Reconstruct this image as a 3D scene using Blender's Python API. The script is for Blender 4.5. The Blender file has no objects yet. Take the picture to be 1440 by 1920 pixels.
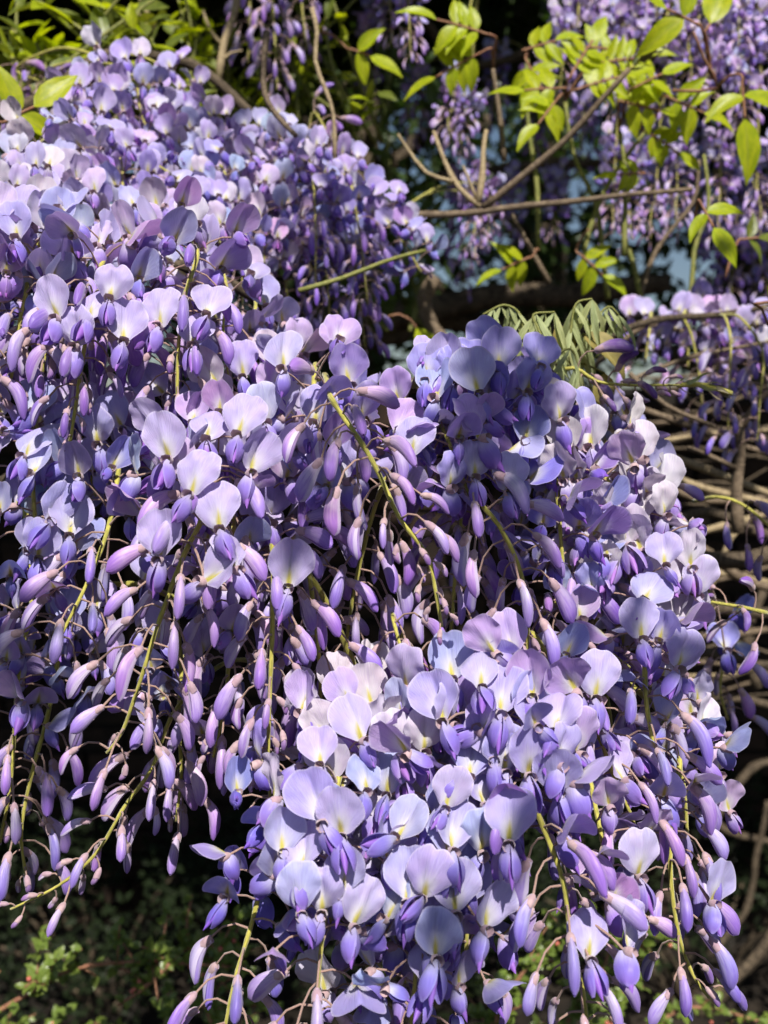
import bpy, math, random
from mathutils import Vector, Matrix, noise as mnoise

R = math.radians
scene = bpy.context.scene
COL = scene.collection

# ------------------------------------------------------------------ camera
F = 1876.0                       # focal length in photo pixels (1440 wide)
PITCH = R(-5.0)
CAM = Vector((0, 0, 1.5))
cam_d = bpy.data.cameras.new('camera')
cam = bpy.data.objects.new('camera', cam_d)
COL.objects.link(cam)
cam.location = CAM
cam.rotation_euler = (R(90) + PITCH, 0, 0)
cam_d.sensor_fit = 'HORIZONTAL'
cam_d.sensor_width = 36.0
cam_d.lens = 36.0 * F / 1440.0
cam_d.clip_start = 0.01
cam_d.clip_end = 500
cam_d.dof.use_dof = True
cam_d.dof.focus_distance = 0.415
cam_d.dof.aperture_fstop = cam_d.lens / 3.2     # a phone lens: 3.2 mm of glass
scene.camera = cam

# ------------------------------------------------------------------ sky, sun, exposure
SUN_EL, SUN_AZ = 51.0, 10.0      # degrees; azimuth measured from behind the camera towards its right
to_sun = Vector((math.sin(R(SUN_AZ)) * math.cos(R(SUN_EL)), -math.cos(R(SUN_AZ)) * math.cos(R(SUN_EL)), math.sin(R(SUN_EL))))
world = bpy.data.worlds.new('World')
scene.world = world
world.use_nodes = True
wn = world.node_tree.nodes
bg = wn['Background']
sky = wn.new('ShaderNodeTexSky')
sky.sky_type = 'NISHITA'
sky.sun_disc = False
sky.sun_elevation = R(SUN_EL)
sky.sun_rotation = math.atan2(to_sun.x, to_sun.y)
world.node_tree.links.new(sky.outputs[0], bg.inputs[0])
bg.inputs[1].default_value = 0.05
sun_d = bpy.data.lights.new('sun', 'SUN')
sun_d.energy = 5.0
sun_d.angle = R(0.5)
sun_d.color = (1.0, 0.945, 0.86)
sun = bpy.data.objects.new('sun', sun_d)
COL.objects.link(sun)
sun.rotation_euler = to_sun.to_track_quat('Z', 'Y').to_euler()
sun.location = to_sun * 10
scene.view_settings.view_transform = 'Standard'
scene.view_settings.look = 'None'
scene.view_settings.gamma = 1.0
scene.view_settings.use_curve_mapping = False
scene.view_settings.exposure = 0.46
scene.cycles.max_bounces = 4
scene.cycles.diffuse_bounces = 2
scene.cycles.glossy_bounces = 1
scene.cycles.transmission_bounces = 2
scene.cycles.caustics_reflective = False
scene.cycles.use_light_tree = False
scene.cycles.use_denoising = True

CF = Vector((0, math.cos(PITCH), math.sin(PITCH)))
CU = Vector((0, -math.sin(PITCH), math.cos(PITCH)))
CR = Vector((1, 0, 0))


def at(px, py, d):
    """The point in the place seen at photo pixel (px, py), d metres in front of the camera."""
    return CAM + CF * d + CR * ((px - 720) / F * d) + CU * ((960 - py) / F * d)


# ------------------------------------------------------------------ small helpers
class MB:
    """Collects geometry for one mesh."""
    def __init__(self):
        self.v, self.f, self.uv, self.m, self.rim = [], [], [], [], []

    def grid(self, fn, nu, nv, mat=0, closed=False):
        b = len(self.v)
        for j in range(nv + 1):
            for i in range(nu + (0 if closed else 1)):
                p, uv, rim = fn(i / nu, j / nv)
                self.v.append(p); self.uv.append(uv); self.rim.append(rim)
        w = nu if closed else nu + 1
        for j in range(nv):
            for i in range(nu):
                a = b + j * w + i
                c = b + j * w + (i + 1) % w
                self.f.append((a, c, c + w, a + w)); self.m.append(mat)

    def tube(self, pts, rads, seg=6, mat=0, cap=True):
        b = len(self.v)
        n = len(pts)
        up = None
        for k, p in enumerate(pts):
            d = (pts[min(k + 1, n - 1)] - pts[max(k - 1, 0)])
            d = d.normalized() if d.length > 1e-9 else Vector((0, 0, 1))
            if up is None:
                up = Vector((0, 0, 1)) if abs(d.z) < 0.8 else Vector((0, 1, 0))
            x = d.cross(up)
            x = x.normalized() if x.length > 1e-6 else Vector((1, 0, 0))
            up = x.cross(d).normalized()
            for s in range(seg):
                a = 2 * math.pi * s / seg
                self.v.append(p + (x * math.cos(a) + up * math.sin(a)) * rads[k])
                self.uv.append((s / seg, k / max(1, n - 1))); self.rim.append(0.0)
        for k in range(n - 1):
            for s in range(seg):
                a = b + k * seg + s
                c = b + k * seg + (s + 1) % seg
                self.f.append((a, c, c + seg, a + seg)); self.m.append(mat)
        if cap:
            self.f.append(tuple(b + s for s in range(seg))[::-1]); self.m.append(mat)
            e = b + (n - 1) * seg
            self.f.append(tuple(e + s for s in range(seg))); self.m.append(mat)

    def mesh(self, name, mats, scale=1.0, smooth=True):
        me = bpy.data.meshes.new(name)
        me.from_pydata([tuple(Vector(p) * scale) for p in self.v], [], self.f)
        for m in mats:
            me.materials.append(m)
        me.polygons.foreach_set('material_index', self.m)
        if smooth:
            me.polygons.foreach_set('use_smooth', [True] * len(self.f))
        uvl = me.uv_layers.new(name='UVMap')
        idx = [0] * len(me.loops)
        me.loops.foreach_get('vertex_index', idx)
        flat = []
        for i in idx:
            flat.extend(self.uv[i])
        uvl.data.foreach_set('uv', flat)
        at_ = me.attributes.new('rim', 'FLOAT', 'POINT')
        at_.data.foreach_set('value', self.rim)
        me.update()
        return me


def link(name, data, parent=None, mat=None, color=None):
    o = bpy.data.objects.new(name, data)
    COL.objects.link(o)
    if parent is not None:
        o.parent = parent
    if mat is not None:
        o.matrix_basis = mat
    if color is not None:
        o.color = (color[0], color[1], color[2], 1.0)
    return o


def tag(o, label=None, cat=None, group=None, kind=None):
    if label: o['label'] = label
    if cat: o['category'] = cat
    if group: o['group'] = group
    if kind: o['kind'] = kind
    return o


def thing(name, loc, label, cat, group=None):
    o = bpy.data.objects.new(name, None)
    o.empty_display_size = 0.01
    COL.objects.link(o)
    o.location = loc
    return tag(o, label, cat, group)


def spline(pts, step):
    """Catmull-Rom through pts, resampled at about step metres."""
    P = [pts[0] * 2 - pts[1]] + list(pts) + [pts[-1] * 2 - pts[-2]]
    out = []
    for i in range(1, len(P) - 2):
        p0, p1, p2, p3 = P[i - 1:i + 3]
        n = max(2, int((p2 - p1).length / step))
        for k in range(n):
            t = k / n
            out.append(0.5 * ((2 * p1) + (p2 - p0) * t + (2 * p0 - 5 * p1 + 4 * p2 - p3) * t * t + (3 * p1 - p0 - 3 * p2 + p3) * t ** 3))
    out.append(pts[-1].copy())
    return out


def lerp(a, b, t):
    return a + (b - a) * t


def mix3(a, b, t):
    return tuple(lerp(x, y, t) for x, y in zip(a, b))


def frame(y, z):
    """Rotation whose local +Y is y and whose local +Z leans to z."""
    y = y.normalized()
    x = y.cross(z)
    if x.length < 1e-4:
        x = y.cross(Vector((1, 0, 0.2)))
    x.normalize()
    z = x.cross(y)
    m = Matrix((x, y, z)).transposed()
    return m.to_4x4()


# ------------------------------------------------------------------ materials
class NT:
    def __init__(self, name):
        self.mat = bpy.data.materials.new(name)
        self.mat.use_nodes = True
        self.t = self.mat.node_tree
        self.n = self.t.nodes
        self.n.clear()
        self.out = self.n.new('ShaderNodeOutputMaterial')

    def node(self, kind, **kw):
        n = self.n.new(kind)
        for k, v in kw.items():
            setattr(n, k, v)
        return n

    def plug(self, a, b):
        self.t.links.new(a, b)

    def put(self, sock, v):
        if isinstance(v, bpy.types.NodeSocket):
            self.plug(v, sock)
        elif isinstance(v, (tuple, list)) and len(v) == 3 and sock.type == 'RGBA':
            sock.default_value = (*v, 1)
        else:
            sock.default_value = v

    def math(self, op, a, b=0.0, clamp=False):
        n = self.node('ShaderNodeMath', operation=op, use_clamp=clamp)
        self.put(n.inputs[0], a); self.put(n.inputs[1], b)
        return n.outputs[0]

    def mix(self, fac, a, b, blend='MIX'):
        n = self.node('ShaderNodeMix', data_type='RGBA', blend_type=blend)
        self.put(n.inputs['Factor'], fac)
        self.put(n.inputs[6], a); self.put(n.inputs[7], b)
        return n.outputs[2]

    def ramp(self, val, lo, hi, a=0.0, b=1.0):
        n = self.node('ShaderNodeMapRange', interpolation_type='SMOOTHSTEP')
        self.put(n.inputs[0], val)
        n.inputs[1].default_value = lo; n.inputs[2].default_value = hi
        n.inputs[3].default_value = a; n.inputs[4].default_value = b
        return n.outputs[0]

    def noise(self, vec, scale, detail=2.0, rough=0.5):
        n = self.node('ShaderNodeTexNoise')
        if vec is not None:
            self.plug(vec, n.inputs['Vector'])
        n.inputs['Scale'].default_value = scale
        n.inputs['Detail'].default_value = detail
        n.inputs['Roughness'].default_value = rough
        return n.outputs[0]

    def uv(self):
        t = self.node('ShaderNodeTexCoord')
        s = self.node('ShaderNodeSeparateXYZ')
        self.plug(t.outputs['UV'], s.inputs[0])
        return t.outputs['UV'], s.outputs[0], s.outputs[1]

    def vec(self, x, y, z):
        c = self.node('ShaderNodeCombineXYZ')
        for i, q in enumerate((x, y, z)):
            self.put(c.inputs[i], q)
        return c.outputs[0]

    def thin(self, color, trans_color, trans, rough=0.5, sheen=0.15, spec=0.3, bump=None, bump_d=0.0003):
        p = self.node('ShaderNodeBsdfPrincipled')
        self.put(p.inputs['Base Color'], color)
        p.inputs['Roughness'].default_value = rough
        p.inputs['Specular IOR Level'].default_value = spec
        p.inputs['Sheen Weight'].default_value = sheen
        if bump is not None:
            b = self.node('ShaderNodeBump')
            b.inputs['Strength'].default_value = 0.55
            b.inputs['Distance'].default_value = bump_d
            self.plug(bump, b.inputs['Height'])
            self.plug(b.outputs[0], p.inputs['Normal'])
        if trans <= 0:
            self.plug(p.outputs[0], self.out.inputs[0])
            return
        t = self.node('ShaderNodeBsdfTranslucent')
        self.put(t.inputs[0], trans_color)
        m = self.node('ShaderNodeMixShader')
        m.inputs[0].default_value = trans
        self.plug(p.outputs[0], m.inputs[1]); self.plug(t.outputs[0], m.inputs[2])
        self.plug(m.outputs[0], self.out.inputs[0])


def m_banner():
    k = NT('banner_petal')
    oi = k.node('ShaderNodeObjectInfo')
    base = oi.outputs['Color']
    uvv, u, v = k.uv()
    x = k.math('MULTIPLY', k.math('SUBTRACT', u, 0.5), 1.9)
    y = k.math('SUBTRACT', v, 0.06)
    d = k.math('SQRT', k.math('ADD', k.math('MULTIPLY', x, x), k.math('MULTIPLY', y, y)))
    ang = k.math('DIVIDE', x, k.math('ADD', k.math('ABSOLUTE', y), 0.12))
    veins = k.noise(k.vec(k.math('MULTIPLY', ang, 9.0), k.math('MULTIPLY', d, 1.2), oi.outputs['Random']), 2.2, 2.5, 0.6)
    blot = k.noise(k.vec(k.math('MULTIPLY', u, 2.0), k.math('MULTIPLY', v, 2.0), k.math('MULTIPLY', oi.outputs['Random'], 37.0)), 1.6, 2.0)
    dn = k.math('ADD', d, k.math('MULTIPLY', k.math('SUBTRACT', veins, 0.5), 0.22))
    c = k.mix(k.ramp(veins, 0.35, 0.72, 0.0, 0.42), base, k.mix(1.0, base, (0.70, 0.58, 0.86), 'MULTIPLY'))
    c = k.mix(k.ramp(blot, 0.35, 0.75, 0.0, 0.34), c, k.mix(1.0, base, (1.14, 0.96, 1.0), 'MULTIPLY'))
    c = k.mix(k.ramp(dn, 0.18, 0.62, 0.78, 0.0), c, (0.80, 0.79, 0.82))
    yel = k.ramp(k.math('ADD', dn, k.math('MULTIPLY', k.math('ABSOLUTE', x), 0.9)), 0.13, 0.42, 0.92, 0.0)
    c = k.mix(yel, c, (0.66, 0.59, 0.09))
    grn = k.ramp(k.math('ADD', k.math('MULTIPLY', k.math('ABSOLUTE', x), 5.0), d), 0.05, 0.24, 0.7, 0.0)
    c = k.mix(grn, c, (0.42, 0.44, 0.05))
    rim = k.node('ShaderNodeAttribute', attribute_name='rim').outputs['Fac']
    c = k.mix(k.ramp(rim, 0.90, 0.98, 0.0, 0.38), c, (0.78, 0.74, 0.88))
    k.thin(c, k.mix(1.0, c, (0.92, 0.80, 1.0), 'MULTIPLY'), 0.29, 0.45, 0.12, 0.28, veins, 0.0009)
    return k.mat


def m_wing():
    k = NT('wing_petal')
    oi = k.node('ShaderNodeObjectInfo')
    uvv, u, v = k.uv()
    base = oi.outputs['Color']
    deep = k.mix(1.0, base, (0.60, 0.49, 0.88), 'MULTIPLY')
    tip = k.mix(1.0, base, (0.62, 0.39, 0.82), 'MULTIPLY')
    st = k.noise(k.vec(k.math('MULTIPLY', u, 9.0), k.math('MULTIPLY', v, 1.0), k.math('MULTIPLY', oi.outputs['Random'], 31.0)), 2.5, 2.0)
    vv = k.math('ADD', v, k.math('MULTIPLY', k.math('SUBTRACT', st, 0.5), 0.25))
    c = k.mix(k.ramp(vv, 0.02, 0.55), k.mix(0.35, base, (0.75, 0.74, 0.80)), deep)
    c = k.mix(k.ramp(vv, 0.55, 1.0, 0.0, 0.8), c, tip)
    rim = k.node('ShaderNodeAttribute', attribute_name='rim').outputs['Fac']
    c = k.mix(k.ramp(rim, 0.86, 1.0, 0.0, 0.4), c, base)
    k.thin(c, k.mix(1.0, c, (1.0, 0.72, 1.0), 'MULTIPLY'), 0.30, 0.42, 0.12, 0.3, st)
    return k.mat


def m_keel():
    k = NT('keel_petal')
    oi = k.node('ShaderNodeObjectInfo')
    uvv, u, v = k.uv()
    base = oi.outputs['Color']
    c = k.mix(k.ramp(v, 0.1, 0.6), k.mix(0.3, base, (0.7, 0.7, 0.75)), k.mix(1.0, base, (0.74, 0.38, 0.84), 'MULTIPLY'))
    k.thin(c, c, 0.35, 0.45, 0.1, 0.3)
    return k.mat


def m_bud():
    k = NT('bud_petal')
    oi = k.node('ShaderNodeObjectInfo')
    uvv, u, v = k.uv()
    base = oi.outputs['Color']
    st = k.noise(k.vec(k.math('MULTIPLY', u, 14.0), k.math('MULTIPLY', v, 1.3), k.math('MULTIPLY', oi.outputs['Random'], 41.0)), 1.9, 2.5, 0.6)
    bl = k.noise(k.vec(k.math('MULTIPLY', u, 3.0), k.math('MULTIPLY', v, 2.0), k.math('MULTIPLY', oi.outputs['Random'], 17.0)), 1.5, 2.0)
    vv = k.math('ADD', v, k.math('MULTIPLY', k.math('SUBTRACT', st, 0.5), 0.35))
    c = k.mix(k.ramp(vv, 0.0, 0.5), k.mix(0.66, base, (0.72, 0.55, 0.62)), base)
    c = k.mix(k.ramp(st, 0.42, 0.64, 0.0, 0.5), c, k.mix(1.0, base, (0.60, 0.48, 0.82), 'MULTIPLY'))
    c = k.mix(k.ramp(bl, 0.42, 0.72, 0.0, 0.5), c, k.mix(0.5, base, (0.74, 0.70, 0.82)))
    c = k.mix(k.ramp(vv, 0.38, 0.95, 0.0, 0.85), c, k.mix(1.0, base, (0.53, 0.38, 0.84), 'MULTIPLY'))
    rim = k.node('ShaderNodeAttribute', attribute_name='rim').outputs['Fac']
    c = k.mix(k.ramp(rim, 0.85, 1.0, 0.0, 0.55), c, (0.76, 0.70, 0.84))
    k.thin(c, k.mix(1.0, c, (1.0, 0.75, 1.0), 'MULTIPLY'), 0.18, 0.42, 0.2, 0.32, st)
    return k.mat


def m_calyx():
    k = NT('calyx_skin')
    oi = k.node('ShaderNodeObjectInfo')
    uvv, u, v = k.uv()
    n = k.noise(k.vec(k.math('MULTIPLY', u, 6.0), k.math('MULTIPLY', v, 4.0), k.math('MULTIPLY', oi.outputs['Random'], 23.0)), 0.8, 2.0)
    c = k.mix(k.ramp(n, 0.3, 0.7), (0.40, 0.265, 0.29), (0.50, 0.36, 0.37))
    c = k.mix(k.ramp(oi.outputs['Random'], 0.0, 1.0, 0.0, 0.5), c, (0.36, 0.23, 0.33))
    k.thin(c, c, 0.06, 0.7, 0.35, 0.15, n, 0.0002)
    return k.mat


def m_plain(name, a, b, scale=30.0, rough=0.7, trans=0.0, sheen=0.1, bump=0.0006, stretch=None, spec=0.25):
    k = NT(name)
    tc = k.node('ShaderNodeTexCoord')
    oi = k.node('ShaderNodeObjectInfo')
    if stretch:
        uvv, u, v = k.uv()
        vec = k.vec(k.math('MULTIPLY', u, stretch[0]), k.math('MULTIPLY', v, stretch[1]), k.math('MULTIPLY', oi.outputs['Random'], 19.0))
    else:
        mp = k.node('ShaderNodeMapping')
        k.plug(tc.outputs['Object'], mp.inputs[0])
        k.plug(oi.outputs['Random'], mp.inputs['Location'])
        vec = mp.outputs[0]
    n = k.noise(vec, scale, 4.0, 0.6)
    c = k.mix(k.ramp(n, 0.32, 0.68), a, b)
    k.thin(c, k.mix(1.0, c, (1, 1, 1), 'MULTIPLY'), trans, rough, sheen, spec, n, bump)
    return k.mat


def m_leaf(name, a, b, trans, tcol, rough=0.42, midrib=(0.3, 0.34, 0.1), spec=0.4):
    k = NT(name)
    uvv, u, v = k.uv()
    oi = k.node('ShaderNodeObjectInfo')
    n = k.noise(k.vec(k.math('MULTIPLY', u, 3.0), k.math('MULTIPLY', v, 3.0), k.math('MULTIPLY', oi.outputs['Random'], 29.0)), 1.8, 3.0)
    c = k.mix(k.ramp(n, 0.3, 0.7), a, b)
    ax = k.math('ABSOLUTE', k.math('SUBTRACT', u, 0.5))
    sv = k.math('FRACT', k.math('SUBTRACT', k.math('MULTIPLY', v, 7.0), k.math('MULTIPLY', ax, 5.0)))
    side = k.ramp(k.math('ABSOLUTE', k.math('SUBTRACT', sv, 0.5)), 0.0, 0.10, 0.30, 0.0)
    c = k.mix(side, c, midrib)
    c = k.mix(k.ramp(ax, 0.012, 0.04, 0.7, 0.0), c, midrib)
    c = k.mix(k.ramp(oi.outputs['Random'], 0.0, 1.0, 0.0, 0.25), c, k.mix(1.0, c, (1.25, 0.95, 0.6), 'MULTIPLY'))
    k.thin(c, k.mix(1.0, c, tcol, 'MULTIPLY'), trans, rough, 0.05, spec, n, 0.0005)
    return k.mat


M = {
    'banner': m_banner(), 'wing': m_wing(), 'keel': m_keel(), 'bud': m_bud(), 'calyx': m_calyx(),
    'rachis': m_plain('rachis_skin', (0.26, 0.25, 0.04), (0.50, 0.45, 0.09), 1.6, 0.6, 0, 0.4, 0.0006, (6, 26)),
    'pedicel': m_plain('pedicel_skin', (0.24, 0.14, 0.13), (0.38, 0.25, 0.19), 3.0, 0.6, 0, 0.4, 0.0003, (4, 14)),
    'bark': m_plain('vine_bark', (0.035, 0.026, 0.018), (0.13, 0.098, 0.065), 1.4, 0.85, 0, 0, 0.0022, (5, 40)),
    'twig': m_plain('twig_bark', (0.085, 0.06, 0.04), (0.20, 0.15, 0.10), 1.6, 0.75, 0, 0, 0.0008, (3, 34)),
    'drytwig': m_plain('pale_twig_bark', (0.22, 0.165, 0.095), (0.38, 0.30, 0.18), 1.5, 0.75, 0, 0, 0.0008, (3, 30)),
    'greentwig': m_plain('green_twig_skin', (0.13, 0.15, 0.035), (0.24, 0.23, 0.07), 1.5, 0.6, 0, 0, 0.0005, (3, 24)),
    'redtwig': m_plain('red_twig_skin', (0.22, 0.09, 0.06), (0.30, 0.17, 0.09), 1.5, 0.6, 0, 0, 0.0005, (3, 24)),
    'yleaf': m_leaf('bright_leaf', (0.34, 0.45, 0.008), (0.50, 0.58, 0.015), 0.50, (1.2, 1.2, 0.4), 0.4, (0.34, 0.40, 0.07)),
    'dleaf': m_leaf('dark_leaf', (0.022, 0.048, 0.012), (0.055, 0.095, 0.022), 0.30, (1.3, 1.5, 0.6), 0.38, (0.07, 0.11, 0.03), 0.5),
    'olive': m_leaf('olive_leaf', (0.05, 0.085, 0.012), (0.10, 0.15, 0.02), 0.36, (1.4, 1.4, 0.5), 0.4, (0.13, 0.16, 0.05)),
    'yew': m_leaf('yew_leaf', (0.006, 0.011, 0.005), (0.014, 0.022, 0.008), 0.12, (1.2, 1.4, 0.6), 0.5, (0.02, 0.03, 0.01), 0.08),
    'mleaf': m_leaf('mid_leaf', (0.08, 0.12, 0.015), (0.17, 0.21, 0.03), 0.36, (1.4, 1.3, 0.5), 0.4, (0.2, 0.22, 0.06)),
    'cleaf': m_leaf('small_leaf', (0.10, 0.16, 0.025), (0.18, 0.25, 0.05), 0.25, (1.3, 1.4, 0.6), 0.28, (0.14, 0.18, 0.06), 0.5),
    'silver': m_leaf('silvery_young_leaf', (0.32, 0.39, 0.17), (0.48, 0.54, 0.28), 0.34, (1.1, 1.05, 0.6), 0.55, (0.42, 0.46, 0.30), 0.3),
    'bronze': m_leaf('bronze_young_leaf', (0.22, 0.19, 0.05), (0.32, 0.27, 0.09), 0.35, (1.15, 1.0, 0.5), 0.55, (0.36, 0.33, 0.14), 0.3),
    'bract': m_plain('grey_bract', (0.17, 0.16, 0.11), (0.30, 0.26, 0.18), 60, 0.7, 0.15, 0.5),
    'berry': m_plain('pink_berry', (0.42, 0.06, 0.05), (0.58, 0.20, 0.14), 200, 0.35, 0, 0, 0.0002, None, 0.5),
    'brick': m_plain('brick_clay', (0.012, 0.008, 0.006), (0.034, 0.020, 0.013), 16, 0.9, 0, 0, 0.004),  # wall tones darkened to carry part of its deep shade
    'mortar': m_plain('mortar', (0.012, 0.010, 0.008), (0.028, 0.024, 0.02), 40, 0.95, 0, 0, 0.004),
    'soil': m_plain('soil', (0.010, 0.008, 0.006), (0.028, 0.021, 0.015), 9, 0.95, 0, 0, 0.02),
}


# ------------------------------------------------------------------ petals
def banner_mesh(seed, fold, lean, curl, wrap=0.0, ripple=0.5, n=16, W=10.7, H=20.6, mb=None, mat=0):
    """One rounded standard petal (millimetres): base at the origin, face towards +Y, top towards +Z.
    wrap > 0 rolls its sides forward round the wings."""
    r = random.Random(seed)
    own = mb is None
    mb = mb or MB()
    ph = [r.uniform(0, 6.28) for _ in range(6)]
    notch = r.uniform(0.5, 2.2)
    W *= r.uniform(0.86, 1.08)
    H *= r.uniform(0.92, 1.08)
    egg = r.uniform(-0.06, 0.24)
    asym = r.uniform(-0.09, 0.09)
    sidex = r.uniform(-0.12, 0.12)

    def fn(a, b):
        x, y = a * 2 - 1, b * 2 - 1
        X = x * math.sqrt(1 - y * y / 2)
        Y = y * math.sqrt(1 - x * x / 2)
        rr = min(1.0, math.hypot(X, Y))
        h = (Y + 1) / 2
        wid = W * (0.50 + 0.50 * min(1, (h / 0.36)) ** 0.7) * (1 - egg * h)
        px = X * wid * (1 + asym * (1 if X > 0 else -1))
        pz = h * H - notch * math.exp(-(X / 0.2) ** 2) * h ** 6
        pz += 0.10 * abs(px) * (1 - h)                  # the shoulders stand above the claw
        py = fold * abs(px) * (0.35 + 0.65 * h)
        py -= 2.3 * math.exp(-abs(px) / 1.5) * math.sin(math.pi * min(1, h * 1.02)) * (1 if fold >= 0 else -0.7)
        py -= curl * 4.6 * rr ** 4 * (0.4 + 0.6 * h)
        py += ripple * (math.sin(3.1 * X + ph[0] + 2 * Y) * 0.6 + math.sin(6.3 * X + ph[1]) * math.sin(5.1 * Y + ph[2]) * 0.6) * rr
        py += ripple * 0.42 * math.sin(7 * math.atan2(Y, X) + ph[3]) * rr ** 3
        pz += ripple * 0.24 * math.sin(5 * math.atan2(Y, X) + ph[4]) * rr ** 3
        px += ripple * 0.2 * math.sin(4 * math.atan2(Y, X) + ph[5]) * rr ** 3
        if wrap > 0:
            Rr = lerp(40.0, 4.3, wrap)
            th = px / Rr
            px2 = Rr * math.sin(th)
            py += Rr * (1 - math.cos(th))
            px = px2
        px += sidex * pz
        ca, sa = math.cos(lean), math.sin(lean)          # lean > 0 tips the petal backwards
        return Vector((px, py * ca - pz * sa + 0.6, pz * ca + py * sa + 0.8)), (a * 0.5 + X * 0.25 + 0.25, h), rr

    mb.grid(fn, n, n, mat)
    return mb.mesh('banner_petal', [M['banner']], 0.001) if own else mb


def wing_mesh(seed, side, ang, spread=0.0, L=14.0, nu=6, nv=9, mb=None, mat=0):
    r = random.Random(seed * 7 + (1 if side > 0 else 2))
    own = mb is None
    mb = mb or MB()
    bul = r.uniform(2.9, 4.0)
    wd = r.uniform(4.4, 5.6)
    droop = r.uniform(0.05, 0.4)
    ph = r.uniform(0, 6.28)
    D = Vector((0, math.cos(ang), -math.sin(ang)))
    Q = Vector((0, math.sin(ang), math.cos(ang)))

    def fn(a, s):
        t = a * 2 - 1
        w = wd * (0.16 + 0.84 * math.sin(math.pi * min(1, 0.10 + s * 0.80)) ** 0.8) * (1.0 if s < 0.78 else max(0.08, math.sqrt(max(0, 1 - ((s - 0.78) / 0.225) ** 2))))
        x = 0.05 + bul * math.sin(math.pi * (0.05 + 0.88 * s)) * max(0, 1 - abs(t) ** 2.4) ** 0.75 + spread * s * 5.5
        x += 0.35 * math.sin(5 * s + 4 * t + ph)
        q = t * w + 1.5 * s - 4.2 * droop * s * s
        p = D * (s * L) + Q * q
        p.x += side * x
        return p, (a, s), max(abs(t), s)

    mb.grid(fn, nu, nv, mat)
    return mb.mesh('wing_petal', [M['wing']], 0.001) if own else mb


def keel_mesh(seed, ang, mb=None, mat=0):
    r = random.Random(seed * 13)
    own = mb is None
    mb = mb or MB()
    D = Vector((0, math.cos(ang), -math.sin(ang)))
    Q = Vector((0, math.sin(ang), math.cos(ang)))
    L = r.uniform(14.5, 17)

    def fn(a, s):
        th = a * 2 * math.pi
        w = math.sin(math.pi * min(1, 0.06 + 0.94 * s) ** 0.85) ** 0.7 if s < 1 else 0.05
        p = D * (s * L) + Q * (2.9 * w * math.sin(th) + 2.8 * s * s)
        p.x += 1.7 * w * math.cos(th)
        return p, (a, s), 0

    mb.grid(fn, 6, 6, mat, closed=True)
    return mb.mesh('keel_petal', [M['keel']], 0.001) if own else mb


def calyx_into(mb, mat, L=5.2, rad=2.5, axis=Vector((0, 1, 0)), teeth=True):
    axis = axis.normalized()
    x = axis.cross(Vector((0, 0.3, 1))).normalized()
    z = x.cross(axis)

    def fn(a, s):
        th = a * 2 * math.pi
        rr = rad * (0.34 + 0.66 * min(1, s * 1.9) ** 0.6) * (1 + 0.07 * math.sin(3 * th))
        l = L * s
        if s > 0.95 and teeth:
            l += 1.1 * max(0, math.sin(2.5 * th + 0.6))
        return axis * (l - 1.0) + (x * math.cos(th) + z * math.sin(th)) * rr, (a, s), 0
    mb.grid(fn, 8, 4, mat, closed=True)


def bud_body(mb, mat, L, rx, rz, bend, seed, gape=0.0):
    """A folded standard round a bud: club shaped, with the petal edge lapping along one side. Axis +Y, back +Z."""
    r = random.Random(seed)
    seam = r.uniform(3.6, 5.2)

    def fn(a, s):
        th = a * 2 * math.pi + seam
        w = (0.46 + 0.54 * math.sin(math.pi * 0.5 * min(1, s / 0.70)) ** 1.5)
        if s > 0.66:
            w *= max(0.0, 1 - ((s - 0.66) / 0.345) ** 2.8) ** 0.55
        lap = 1.0 + 0.34 * (a - 0.5) * math.sin(math.pi * min(1, s * 1.0 + 0.01)) ** 0.8 * (0.35 + 0.65 * s)
        X = math.cos(th) * rx * w * lap
        Z = math.sin(th) * rz * w * lap
        if Z > 0:
            X *= 1 - 0.32 * (math.sin(th)) ** 2         # the folded back is keeled
        Y = L * s
        Z += -bend * L * (s - 0.2) ** 2
        rim = 1.0 if a > 0.92 else (a / 0.92) * 0.84
        return Vector((X, Y, Z)), (a, s), rim
    mb.grid(fn, 14, 11, mat)


# shared meshes ------------------------------------------------------
rr_ = random.Random(5)
OPEN, HALF, BIGBUD, MIDBUD, TIPBUD, WILT = [], [], [], [], [], []   # parts: (banner, wingL, wingR, keel)
OPEN1, HALF1, WILT1 = [], [], []                                    # whole flower in one mesh
PETALS = ('banner', 'wing', 'keel', 'calyx')


HERO = []


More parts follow.
